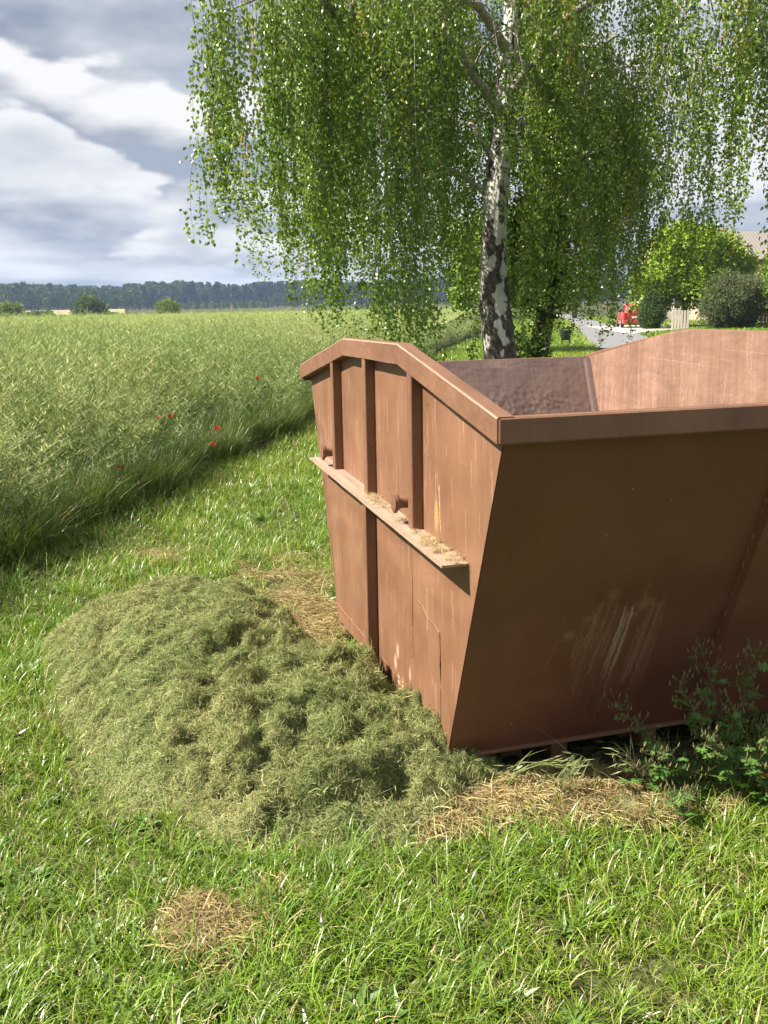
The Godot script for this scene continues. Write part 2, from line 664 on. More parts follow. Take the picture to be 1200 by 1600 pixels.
	for k in 60:
		var p := Vector2(rnd(0, W), rnd(0, H))
		scratch(im, p, p + Vector2(rnd(-40, 40), rnd(-8, 8)), chalk, 1.0, rnd(0.05, 0.3), 2.0)
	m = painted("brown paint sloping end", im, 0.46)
	m.heightmap_enabled = true
	m.heightmap_texture = ntex(0.004, 3, [], 512, 41)
	m.heightmap_scale = 1.6
	# inside faces: scoured, paler, dusty
	im = coat(1024, 512, lin(0.18, 0.102, 0.068), lin(0.29, 0.175, 0.122), 0.3, 12)
	for k in 520:
		var p := Vector2(rnd(0, 1024), rnd(-60, 512))
		scratch(im, p, p + Vector2(rnd(-20, 34), rnd(30, 230)), lin(0.66, 0.53, 0.44), rnd(0.7, 2.4), rnd(0.06, 0.5), 5.0)
	for k in 40:
		var p := Vector2(rnd(0, 1024), rnd(0, 512))
		scratch(im, p, p + Vector2(rnd(60, 240), rnd(-30, 60)), lin(0.62, 0.5, 0.42), rnd(0.8, 2.0), rnd(0.1, 0.5), 6.0)
	m = painted("scoured paint", im, 0.62)
	m.heightmap_enabled = true
	m.heightmap_texture = ntex(0.015, 4, [], 512, 51)
	m.heightmap_scale = 0.8
	im = coat(1024, 512, lin(0.135, 0.090, 0.076), lin(0.235, 0.165, 0.14), 0.34, 15)
	for k in 260:
		var p := Vector2(rnd(0, 1024), rnd(-60, 300))
		scratch(im, p, p + Vector2(rnd(-8, 8), rnd(30, 190)), lin(0.42, 0.30, 0.25), rnd(0.7, 2.4), rnd(0.06, 0.4), 4.0)
	m = painted("scoured paint end", im, 0.6)
	m.heightmap_enabled = true
	m.heightmap_texture = ntex(0.03, 4, [], 512, 55)
	m.heightmap_scale = 0.25
	im = coat(256, 256, lin(0.26, 0.15, 0.10), lin(0.46, 0.33, 0.25), 0.3, 22)
	m = painted("worn paint", im, 0.7)
	m.uv1_triplanar = true
	m.uv1_scale = Vector3(4, 4, 4)
	# the shelf's top: paint worn to pale dust
	im = coat(512, 128, lin(0.22, 0.14, 0.095), lin(0.42, 0.31, 0.24), 0.4, 18)
	m = painted("dusty shelf", im, 0.75)
	m.uv1_triplanar = true
	m.uv1_scale = Vector3(2, 2, 2)


# ---------------------------------------------------------------- the skip
func P(u: float, v: float, h: float) -> Vector3:
	return Vector3(v, h, -u)


const END_TILT := 0.40
func end_u(h: float) -> float:
	return 0.055 + (1.30 - h) * END_TILT


const LONG := 2.67
const WIDE := 1.733
func wall_top(u: float) -> float:
	if u < 0.92:
		return lerpf(1.29, 1.46, clampf((u - 0.05) / 0.87, 0, 1))
	if u > 1.72:
		return lerpf(1.46, 1.29, clampf((u - 1.72) / 0.90, 0, 1))
	return 1.46


func wall_bottom(u: float) -> float:
	var low := 0.11
	if u < end_u(low):
		return 1.30 - (u - 0.055) / END_TILT
	if u > LONG - end_u(low):
		return 1.30 - (LONG - u - 0.055) / END_TILT
	return low


# A steel side sheet as strips between breaks in u; slits [u0, u1, lo0, lo1, hi0, hi1] are left open.
func side_sheet(v_out: float, v_in: float, slits: Array, out: MB, inner: MB) -> void:
	var us := [0.06, 0.92, 1.72, LONG - 0.06, end_u(0.11), LONG - end_u(0.11)]
	for s in slits:
		us.append(s[0]); us.append(s[1])
	for k in range(1, 14):
		us.append(k * 0.19)
	us.sort()
	for i in us.size() - 1:
		var a: float = us[i]
		var b: float = us[i + 1]
		if b - a < 0.0005 or a < 0.06:
			continue
		var cuts := []
		for s in slits:
			if s[0] <= a + 0.0002 and s[1] >= b - 0.0002:
				var ta: float = (a - s[0]) / (s[1] - s[0])
				var tb: float = (b - s[0]) / (s[1] - s[0])
				cuts.append([lerpf(s[2], s[3], ta), lerpf(s[2], s[3], tb), lerpf(s[4], s[5], ta), lerpf(s[4], s[5], tb)])
		cuts.sort_custom(func(x, y): return x[0] < y[0])
		var la := wall_bottom(a)
		var lb := wall_bottom(b)
		for c in cuts + [[wall_top(a), wall_top(b), 0, 0]]:
			var lift := 0.0585 if c[2] <= 0 else 0.0
			var side := signf(v_in - v_out)
			for face in 2:
				var mb: MB = out if face == 0 else inner
				var v: float = v_out if face == 0 else v_in
				var up: float = lift if face == 1 else 0.0
				var k := [[a, la], [b, lb], [b, c[1] + up], [a, c[0] + up]]
				if (side > 0) == (face == 0):
					k.reverse()
				k.reverse()
				var q := []
				var t := PackedVector2Array()
				for w in k:
					q.append(P(w[0], v, w[1]))
					t.append(Vector2(w[0] / 2.7, (1.55 - w[1]) / 1.55))
				mb.quad(q[0], q[1], q[2], q[3], t)
			if c[2] > 0:
				# the sheet's own edge round the slit
				inner.quad(P(a, v_out, c[0]), P(b, v_out, c[1]), P(b, v_in, c[1]), P(a, v_in, c[0]))
				inner.quad(P(a, v_out, c[2]), P(b, v_out, c[3]), P(b, v_in, c[3]), P(a, v_in, c[2]))
			la = c[2]
			lb = c[3]


func rim_side(v0: float, v1: float) -> MB:
	var mb := MB.new()
	var knee := [[0.004, 1.352], [0.92, 1.522], [1.72, 1.520], [LONG - 0.004, 1.360]]
	var top := []
	for i in 3:
		for s in 7:
			var w := s / 7.0
			var wob := 0.0 if s == 0 else 1.0
			top.append([lerpf(knee[i][0], knee[i + 1][0], w), lerpf(knee[i][1], knee[i + 1][1], w) + wob * fine.get_noise_1d(i * 90.0 + s * 13.0 + v0 * 40.0) * 0.0028])
	top.append(knee[3])
	var cb := 0.005
	for i in top.size() - 1:
		var a: Array = top[i]
		var b: Array = top[i + 1]
		var ring := func(u: float, h: float) -> Array:
			return [P(u, v0, h - 0.074), P(u, v1, h - 0.074), P(u, v1, h - cb), P(u, v1 - cb * signf(v1 - v0), h), P(u, v0 + cb * signf(v1 - v0), h), P(u, v0, h - cb)]
		var ra: Array = ring.call(a[0], a[1])
		var rb: Array = ring.call(b[0], b[1])
		var mid: Vector3 = (ra[0] + ra[2] + rb[0] + rb[2]) / 4
		for k in 6:
			mb.face_out([ra[k], ra[(k + 1) % 6], rb[(k + 1) % 6], rb[k]], mid)
		for e in ([ra] if i == 0 else []) + ([rb] if i == top.size() - 2 else []):
			mb.face_out([e[0], e[1], e[2], e[5]], mid)
			mb.face_out([e[2], e[3], e[4], e[5]], mid)
	return mb


func make_skip() -> void:
	var t := thing("steel_skip", "brown painted steel skip with gabled side, sloping end and ribbed lit wall", "skip", SKIP_AT, SKIP_TURN)
	var paint: Material = mats["brown paint"]
	# long sides
	var far_edge := func(h: float) -> float: return LONG - end_u(h) - 0.035
	var slits := []
	for g in [[1.16, 1.24], [0.98, 1.10], [0.62, 0.78], [0.33, 0.52]]:
		var ua: float = far_edge.call(g[0])
		var ub: float = far_edge.call(g[1])
		slits.append([ua, ub, g[0], g[1], g[0] + 0.022, g[1] + 0.022])
	slits.append([0.905, 0.911, 0.46, 0.46, 0.78, 0.78])
	slits.append([0.907, 0.911, 0.33, 0.33, 0.45, 0.45])
	slits.append([0.592, 0.599, 0.345, 0.36, 0.42, 0.545])
	slits.append([0.599, 0.606, 0.36, 0.41, 0.545, 0.50])
	slits.append([0.594, 0.599, 0.12, 0.12, 0.33, 0.33])
	slits.append([0.890, 0.905, 0.115, 0.115, 0.20, 0.175])
	var so := MB.new()
	var si := MB.new()
	side_sheet(0.045, 0.055, slits, so, si)
	part("long_side_sheet", so, mats["brown paint long side"], t, "sunlit brown long side with scratches and cracks")
	part("long_side_lining", si, mats["scoured paint"], t)
	so = MB.new()
	si = MB.new()
	side_sheet(WIDE - 0.045, WIDE - 0.055, [], so, si)
	part("long_side_sheet", so, mats["brown paint long side"], t)
	part("long_side_lining", si, mats["scoured paint"], t, "pale scoured inside of the far long side")
	# weld beads: torn seam by the crack and the foot seam
	var bead := func(list: Array, rad: float) -> MB:
		var mb := MB.new()
		var pts := []
		var rr := []
		for i in list.size() - 1:
			var steps := maxi(2, int(list[i].distance_to(list[i + 1]) / 0.012))
			for s in steps:
				pts.append(list[i].lerp(list[i + 1], float(s) / steps) + Vector3(rnd(-1, 1), rnd(-1, 1), rnd(-1, 1)) * 0.0012)
				rr.append(rad * rnd(0.65, 1.25))
		pts.append(list[-1])
		rr.append(rad)
		mb.tube(pts, rr, 6)
		return mb
	part("weld_bead", bead.call([P(0.84, 0.045, 0.585), P(0.78, 0.045, 0.578), P(0.72, 0.045, 0.545), P(0.66, 0.045, 0.548), P(0.603, 0.045, 0.535)], 0.0042), paint, t)
	part("weld_bead", bead.call([P(0.603, 0.045, 0.535), P(0.600, 0.045, 0.43)], 0.003), paint, t)
	part("weld_bead", bead.call([P(2.16, 0.045, 0.178), P(1.50, 0.045, 0.180)], 0.005), paint, t)
	part("weld_bead", bead.call([P(1.36, 0.045, 0.180), P(0.92, 0.045, 0.176)], 0.004), paint, t)
	# ribs: flat steel boxes, three above the shelf, one below
	for side in 2:
		var v0 := 0.003 if side == 0 else WIDE - 0.044
		var v1 := 0.044 if side == 0 else WIDE - 0.003
		for r in [[0.770, 0.818, 0.864, 1.428], [1.372, 1.420, 0.888, 1.455], [1.940, 1.986, 0.902, 1.418]]:
			var mb := MB.new()
			mb.box(P(r[1], v0, r[2]), P(r[0], v1, r[3]), 0.003)
			part("rib", mb, paint, t)
			if side == 0:
				part("weld_bead", bead.call([P(r[0] - 0.001, 0.045, r[2] + 0.01), P(r[0] - 0.001, 0.045, r[3] - 0.04)], 0.0032), paint, t)
		var lower := MB.new()
		lower.box(P(1.436, v0 - (0.006 if side == 0 else 0.0), 0.115), P(1.389, v1, 0.872), 0.003)
		part("rib", lower, paint, t)
		# shelf rail, tipping slightly up towards the far end
		var s0 := -0.046 if side == 0 else WIDE - 0.044
		var s1 := 0.044 if side == 0 else WIDE + 0.046
		var sh := MB.new()
		var N := 26
		for i in N:
			var ua := lerpf(0.325, 2.29, float(i) / N)
			var ub := lerpf(0.325, 2.29, float(i + 1) / N)
			var ha := 0.857 + 0.030 * (ua - 0.325)
			var hb := 0.857 + 0.030 * (ub - 0.325)
			var da := fine.get_noise_1d(ua * 160.0) * 0.003
			var db := fine.get_noise_1d(ub * 160.0) * 0.003
			var pa := [P(ua, s0, ha - 0.008 + da), P(ua, s1, ha - 0.008), P(ua, s1, ha), P(ua, s0, ha + da)]
			var pb := [P(ub, s0, hb - 0.008 + db), P(ub, s1, hb - 0.008), P(ub, s1, hb), P(ub, s0, hb + db)]
			var mid: Vector3 = (pa[0] + pa[2] + pb[0] + pb[2]) / 4
			for k in 4:
				sh.face_out([pa[k], pa[(k + 1) % 4], pb[(k + 1) % 4], pb[k]], mid)
			if i == 0:
				sh.face_out(pa, mid)
			if i == N - 1:
				sh.face_out(pb, mid)
		part("shelf_rail", sh, mats["dusty shelf"], t, "dusty horizontal rail along the long side")
		# lifting pins with flared heads beside the outer ribs
		for u in [0.875, 2.045]:
			var mb := MB.new()
			var h: float = 0.953 + 0.02 * (u - 0.9)
			var d := -1.0 if side == 0 else 1.0
			var root := 0.046 if side == 0 else WIDE - 0.046
			var prof := [[0.0, 0.036], [0.006, 0.031], [0.012, 0.023], [0.056, 0.023], [0.068, 0.032], [0.072, 0.039], [0.079, 0.039], [0.082, 0.034]]
			var pts := []
			var rr := []
			for q in prof:
				pts.append(P(u, root + d * q[0], h))
				rr.append(q[1])
			mb.tube(pts, rr, 14)
			part("lifting_pin", mb, paint, t)
		# paint worn to a pale line along the rim's outer edge
		var edge_pts := []
		var edge_r := []
		for k in [[0.006, 1.3505], [0.92, 1.5205], [1.72, 1.5185], [LONG - 0.006, 1.3585]]:
			edge_pts.append(P(k[0], 0.0022 if side == 0 else WIDE - 0.0022, k[1] - 0.0035))
			edge_r.append(0.0030)
		var worn := MB.new()
		worn.tube(edge_pts, edge_r, 6)
		part("worn_edge", worn, mats["worn paint"], t)
		part("rim", rim_side(0.0, 0.0535) if side == 0 else rim_side(WIDE, WIDE - 0.0535), paint, t)
	# sloping ends
	for e in 2:
		var flip := func(u: float) -> float: return u if e == 0 else LONG - u
		var ht := 1.30
		var hb := 0.105
		var shape := func(v0: float, v1: float, lift: float, h0: float, h1: float, dents: float, nu: int, nv: int, inward: bool) -> MB:
			var mb := MB.new()
			var sgn := 1.0 if inward else -1.0
			mb.grid(nu, nv, func(s: float, w: float) -> Vector3:
				var v := lerpf(v0, v1, s) if (e == 0) != inward else lerpf(v1, v0, s)
				var h := lerpf(h0, h1, w)
				var out := lift
				if dents > 0.0:
					var edge := minf(minf(s, 1.0 - s) * 6.0, 1.0) * minf(minf(w, 1 - w) * 6.0, 1.0)
					out += dents * edge * maxf(-0.4, 0.35 + noise.get_noise_2d(v * 90.0 + e * 40.0, h * 90.0) + 0.30 * fine.get_noise_2d(v * 330.0, h * 330.0 + 30.0) * smooth01(1.22, 1.12, h))
				var u := end_u(h) + sgn * out * 0.928
				return P(flip.call(u), v, h + sgn * out * 0.371), func(s: float, w: float) -> Vector2:
				var v := lerpf(v0, v1, s) if (e == 0) != inward else lerpf(v1, v0, s)
				return Vector2(v / WIDE, (1.30 - lerpf(h0, h1, w)) / 1.2))
			return mb
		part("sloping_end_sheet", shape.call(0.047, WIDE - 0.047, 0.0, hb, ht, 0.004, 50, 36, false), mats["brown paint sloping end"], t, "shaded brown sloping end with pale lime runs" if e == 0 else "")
		part("sloping_end_lining", shape.call(0.056, WIDE - 0.056, 0.010, hb + 0.01, 1.346, 0.014, 190, 140, true), mats["scoured paint end"], t, "dented and hammered inside of the far sloping end" if e == 1 else "")
		# welded angle down the inner corner
		var angle := MB.new()
		for k in 12:
			var ha := lerpf(hb + 0.03, 1.335, k / 12.0)
			var hc := lerpf(hb + 0.03, 1.335, (k + 1) / 12.0)
			var q := []
			for z in [ha, hc]:
				var wob := fine.get_noise_1d(z * 300.0 + e * 50.0) * 0.004
				for c in [[WIDE - 0.092 + wob, 0.010], [WIDE - 0.078 + wob, 0.024], [WIDE - 0.0565, 0.026]]:
					q.append(P(flip.call(end_u(z) + c[1] * 0.928), c[0], z + c[1] * 0.371))
			for s in 2:
				angle.face_out([q[s], q[s + 1], q[s + 4], q[s + 3]], P(flip.call(0.2), WIDE + 0.3, 0.2))
		part("corner_angle", angle, mats["scoured paint end"], t)
		# folded corner strips and the lapped plate over half of the end
		for s in 2:
			var va := 0.046 if s == 0 else WIDE - 0.135
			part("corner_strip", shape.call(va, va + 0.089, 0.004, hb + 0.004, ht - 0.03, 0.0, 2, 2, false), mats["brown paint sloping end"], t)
		var lap := MB.new()
		var lap_pts := []
		for k in [[1.000, 0.0], [1.012, 0.030], [WIDE - 0.138, 0.030], [WIDE - 0.136, 0.0]]:
			lap_pts.append(k)
		for k in 3:
			var a0: Array = lap_pts[k]
			var a1: Array = lap_pts[k + 1]
			var q := []
			for z in [[a0, hb + 0.006], [a1, hb + 0.006], [a1, ht - 0.03], [a0, ht - 0.03]]:
				q.append(P(flip.call(end_u(z[1]) - z[0][1] * 0.928), z[0][0], z[1] - z[0][1] * 0.371))
			var tv := PackedVector2Array([Vector2(a0[0] / WIDE, 0.99), Vector2(a1[0] / WIDE, 0.99), Vector2(a1[0] / WIDE, 0.02), Vector2(a0[0] / WIDE, 0.02)])
			if e == 0:
				lap.quad(q[0], q[1], q[2], q[3], tv)
			else:
				lap.quad(q[3], q[2], q[1], q[0], tv)
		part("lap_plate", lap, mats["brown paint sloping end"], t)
		for k in 16:
			var h := lerpf(0.2, 1.2, (k + rnd(0, 0.6)) / 16.0)
			var mb := MB.new()
			var c := P(flip.call(end_u(h) - 0.004), 1.003, h - 0.002)
			mb.tube([c + Vector3(0, -rnd(0.006, 0.018), 0), c, c + Vector3(0, rnd(0.006, 0.018), 0)], [0.002, rnd(0.004, 0.007), 0.002], 6)
			if e == 0:
				part("weld_bead", mb, paint, t)
		# rim box across the end
		var rim := MB.new()
		var r0: float = flip.call(0.0)
		var r1: float = flip.call(0.044)
		rim.box(P(maxf(r0, r1), 0.003, 1.275), P(minf(r0, r1), WIDE - 0.003, 1.350), 0.005)
		part("rim", rim, paint, t)
		# foot edge
		var foot := MB.new()
		var f0: float = flip.call(end_u(hb) - 0.012)
		var f1: float = flip.call(end_u(hb) + 0.05)
		foot.box(P(maxf(f0, f1), 0.05, 0.092), P(minf(f0, f1), WIDE - 0.05, 0.104), 0.002)
		part("foot_edge", foot, paint, t)
	# floor, skids and their stubs
	var fl := MB.new()
	fl.box(P(LONG - end_u(0.105) - 0.02, 0.058, 0.105), P(end_u(0.105) + 0.02, WIDE - 0.058, 0.117))
	part("floor", fl, mats["scoured paint"], t)
	for v in [0.30, 0.80, 1.30]:
		var mb := MB.new()
		mb.box(P(LONG - 0.66, v, -0.03), P(0.66, v + 0.09, 0.091), 0.004)
		part("skid", mb, paint, t)
	for v in [0.47, 0.84, 1.22]:
		var mb := MB.new()
		mb.hexa([P(0.575, v, -0.02), P(0.575, v + 0.06, -0.02), P(0.655, v + 0.06, -0.02), P(0.655, v, -0.02), P(0.56, v - 0.012, 0.091), P(0.56, v + 0.055, 0.091), P(0.655, v + 0.055, 0.091), P(0.655, v - 0.012, 0.091)])
		part("foot_stub", mb, paint, t)


# ---------------------------------------------------------------- grass
func tuft(blades: int, lmin: float, lmax: float, width: float, spread: float, lean: float, root: Color, tip: Color, dry_share := 0.08) -> ArrayMesh:
	var mb := MB.new()
	for b in blades:
		var a := rnd(0, TAU)
		var d := Vector3(cos(a), 0, sin(a))
		var at := d.rotated(UP, rnd(-1, 1)) * spread * sqrt(rng.randf()) + Vector3(0, -0.01, 0)
		var L := rnd(lmin, lmax)
		var bend := rnd(0.2, 1.0) * lean
		var pts := []
		var ws := []
		var cs := []
		var across := d.cross(UP).rotated(UP, rnd(-0.6, 0.6)).normalized()
		var dry := rng.randf() < dry_share
		var tone := rnd(0.6, 1.45)
		var segs := 4
		var p := at
		var tilt := rnd(0.0, 0.35) * lean
		for i in segs + 1:
			var t := float(i) / segs
			pts.append(p)
			ws.append(width * rnd(0.95, 1.05) * (1.0 - pow(t, 1.8)) * 0.5 + 0.0002)
			var c := root.lerp(tip, float(b) / blades) * tone
			if dry:
				c = Color(0.42, 0.36, 0.19) * tone
			cs.append(Color(c.r, c.g, c.b))
			tilt += bend * (0.25 + t * 0.55)
			p += (UP * cos(tilt) + d * sin(tilt)) * (L / segs)
		mb.ribbon(pts, ws, across, cs)
	return mb.mesh(mats["grass"])


# ground that the green grass leaves bare: [x, z, radius x, radius z]
const BARE := [[-0.47, -2.29, 0.14, 0.12, 0.82], [-0.62, -5.6, 0.33, 0.75, 0.75], [0.37, -2.91, 0.30, 0.14, 0.82], [0.78, -2.94, 0.28, 0.12, 0.80], [0.55, -3.06, 0.45, 0.12, 0.7], [-0.35, -4.75, 0.22, 0.40, 0.85], [-0.33, -2.43, 0.07, 0.05, 0.5], [-1.55, -6.4, 0.25, 0.2, 0.35]]
func bareness(x: float, z: float) -> float:
	var b := 0.0
	for k in BARE:
		var d := Vector2((x - k[0]) / k[2], (z - k[1]) / k[3]).length() + noise.get_noise_2d(x * 330.0, z * 330.0) * 0.9
		b = maxf(b, k[4] * (1.0 - smooth01(0.6, 1.15, d)))
	return b


func in_skip(x: float, z: float, grow := 0.0) -> bool:
	var q := Vector2(x - SKIP_AT.x, z - SKIP_AT.z)
	var u := q.dot(Vector2(-0.2788, -0.9604))
	var v := q.dot(Vector2(0.9604, -0.2788))
	return u > 0.56 - grow and u < 2.13 + grow and v > 0.05 - grow and v < WIDE - 0.05 + grow


# ---- the heap of clippings as a height above the ground
const HEAP := [Vector2(-1.74, -4.62), Vector2(-1.46, -3.98), Vector2(-1.18, -3.36), Vector2(-0.82, -2.90), Vector2(-0.38, -2.70), Vector2(0.06, -2.70), Vector2(0.30, -2.86), Vector2(0.40, -3.12), Vector2(0.30, -3.4), Vector2(0.16, -3.62), Vector2(0.05, -3.95), Vector2(-0.16, -4.12), Vector2(-0.38, -4.55), Vector2(-0.68, -5.02), Vector2(-1.10, -5.22), Vector2(-1.52, -5.06)]
func heap_height(x: float, z: float) -> float:
	var p := Vector2(x, z)
	var d := 1e9
	for i in HEAP.size():
		var q := Geometry2D.get_closest_point_to_segment(p, HEAP[i], HEAP[(i + 1) % HEAP.size()])
		d = minf(d, q.distance_to(p))
	if not Geometry2D.is_point_in_polygon(p, PackedVector2Array(HEAP)):
		d = -d
	d += noise.get_noise_2d(x * 170.0, z * 170.0) * 0.10
	if d <= -0.03:
		return -0.05
	var back := smooth01(-3.0, -4.5, z) * smooth01(0.2, -0.7, x)
	var top := lerpf(0.23, 0.37, back) + 0.05 * exp(-(Vector2(x + 0.15, z + 3.45)).length_squared() / 0.12)
	var h := top * (1.0 - exp(-maxf(d, 0.0) / lerpf(0.38, 0.22, smooth01(-1.3, -0.5, x))))
	var body := smooth01(0.0, 0.25, d)
	h += body * 0.06 * noise.get_noise_2d(x * 210.0 + 70.0, z * 210.0)
	# slumped layers with overhanging lips
	var rough := lerpf(0.38, 1.0, smooth01(-1.05, -0.35, x + 0.25 * (z + 3.8)))
	var lump := fine.get_noise_2d(x * 75.0, z * 105.0)
	var ridge := 1.0 - absf(fine.get_noise_2d(x * 46.0 + 9.0, z * 60.0)) * 2.2
	var step := fine.get_noise_2d(x * 24.0 + 60.0, z * 34.0)
	var ledge := smooth01(-0.06, 0.05, step) - 0.5
	var ph := (x * 0.62 + z * 0.78) * 2.9 + 1.9 * noise.get_noise_2d(x * 95.0 + 31.0, z * 95.0) + 0.35 * lump
	var fr := ph - floorf(ph)
	var saw := fr / 0.84 if fr < 0.84 else (1.0 - fr) / 0.16
	var mask := smooth01(-0.25, 0.25, noise.get_noise_2d(x * 150.0 + 400.0, z * 150.0))
	h += rough * (0.2 + 0.8 * body) * (0.034 * lump + 0.026 * maxf(ridge, -0.6) - 0.012 + 0.030 * ledge + 0.11 * (saw - 0.5) * mask + 0.016 * fine.get_noise_2d(x * 190.0, z * 190.0))
	var cut := absf(fine.get_noise_2d(x * 30.0 + 500.0, z * 52.0 + 80.0))
	h -= 0.15 * rough * body * smooth01(0.10, 0.0, cut) * smooth01(-0.08, 0.16, noise.get_noise_2d(x * 230.0 + 900.0, z * 230.0))
	var hole := Vector2((x - 0.02) / 0.09, (z + 2.93) / 0.11).length()
	h -= 0.11 * (1.0 - smooth01(0.35, 1.0, hole))
	hole = Vector2((x + 0.72) / 0.08, (z + 3.18) / 0.06).length()
	h -= 0.08 * (1.0 - smooth01(0.3, 1.0, hole))
	hole = Vector2((x + 0.16) / 0.16, (z + 3.62) / 0.06).length()
	h -= 0.09 * (1.0 - smooth01(0.3, 1.0, hole))
	return h


func make_heap() -> void:
	var t := thing("grass_clippings_heap", "large heap of pale mown grass clippings slumped against the skip", "heap")
	var m := material("matted clippings", Color.WHITE, 0.95)
	m.albedo_texture = ntex(0.05, 5, [[0.0, lin(0.03, 0.036, 0.012)], [0.45, lin(0.10, 0.105, 0.04)], [1.0, lin(0.25, 0.25, 0.11)]], 512, 61)
	m.uv1_triplanar = true
	m.uv1_world_triplanar = true
	m.uv1_scale = Vector3(3, 3, 3)
	m.metallic_specular = 0.2
	var x0 := -1.95
	var x1 := 0.55
	var z0 := -2.45
	var z1 := -5.45
	var nx := 230
	var nz := 270
	var hs := PackedFloat32Array()
	for j in nz + 1:
		for i in nx + 1:
			hs.append(heap_height(lerpf(x0, x1, float(i) / nx), lerpf(z0, z1, float(j) / nz)))
	var mb := MB.new()
	for j in nz + 1:
		for i in nx + 1:
			var x := lerpf(x0, x1, float(i) / nx)
			var z := lerpf(z0, z1, float(j) / nz)
			mb.vert(Vector3(x, land(x, z) + hs[j * (nx + 1) + i], z), UP, Vector2(x, z))
	for j in nz:
		for i in nx:
			var q := j * (nx + 1) + i
			if maxf(maxf(hs[q], hs[q + 1]), maxf(hs[q + nx + 1], hs[q + nx + 2])) <= -0.04:
				continue
			mb.idx.append_array(PackedInt32Array([q, q + nx + 1, q + 1, q + 1, q + nx + 1, q + nx + 2]))
	mb.smooth()
	part("mound", mb, m, t)
	# loose clippings lying over it, in small matted wisps
	var wisps := []
	for k in 8:
		var w := MB.new()
		for b in 20:
			var a := rnd(0, TAU)
			var d := Vector3(cos(a), rnd(-0.12, 0.14), sin(a)).normalized()
			var at := Vector3(rnd(-0.03, 0.03), rnd(-0.004, 0.007), rnd(-0.03, 0.03))
			var L := rnd(0.014, 0.046)
			var up := rnd(-0.012, 0.018)
			var across := d.cross(UP).normalized().rotated(d, rnd(-1.2, 1.2))
			var tone := rnd(0.55, 1.45)
			var yellow := rng.randf()
			var c := Color(0.13, 0.175, 0.055).lerp(Color(0.36, 0.34, 0.18), yellow * yellow * 0.6 + yellow * 0.4) * tone
			w.ribbon([at - d * L * 0.5, at + Vector3(rnd(-1, 1), up * 60, rnd(-1, 1)) * 0.006, at + d * L * 0.5], [0.0005, rnd(0.0007, 0.0014), 0.0003], across, [c, c, c])
		wisps.append(w.mesh(mats["clippings"]))
	var where := []
	var tint := []
	for k in 8:
		where.append([]); tint.append([])
	var count := 0
	while count < 150000:
		var x := rnd(x0, x1)
		var z := rnd(z1, z0)
		# more where the heap is nearer to the eye
		if rng.randf() > clampf(1.25 + (z + 2.6) * 0.22, 0.4, 1.0):
			continue
		var h := heap_height(x, z) if count % 1 == 0 else 0.0
		count += 1
		if h < -0.035:
			continue
		var e := 0.012
		var nn := Vector3(h - heap_height(x + e, z), e, h - heap_height(x, z + e)).normalized()
		var k := rng.randi() % 8
		var bs := Basis(Quaternion(UP, nn)) * Basis(UP, rnd(0, TAU)) if nn.y < 0.999 else Basis(UP, rnd(0, TAU))
		where[k].append(Transform3D(bs.scaled(Vector3.ONE * (rnd(0.5, 0.95) if rng.randf() > 0.012 else rnd(1.1, 1.6))), Vector3(x, land(x, z) + h + rnd(-0.002, 0.008), z)))
		var g := noise.get_noise_2d(x * 120.0 + 200.0, z * 120.0)
		var f := fine.get_noise_2d(x * 90.0, z * 90.0 + 50.0)
		var c := Color(0.90, 1.0, 0.80).lerp(Color(1.2, 1.15, 1.05), clampf(0.5 + g * 0.9 + f * 0.6, 0, 1))
		tint[k].append(c)
	for k in 8:
		scatter("clippings", wisps[k], where[k], tint[k], t)


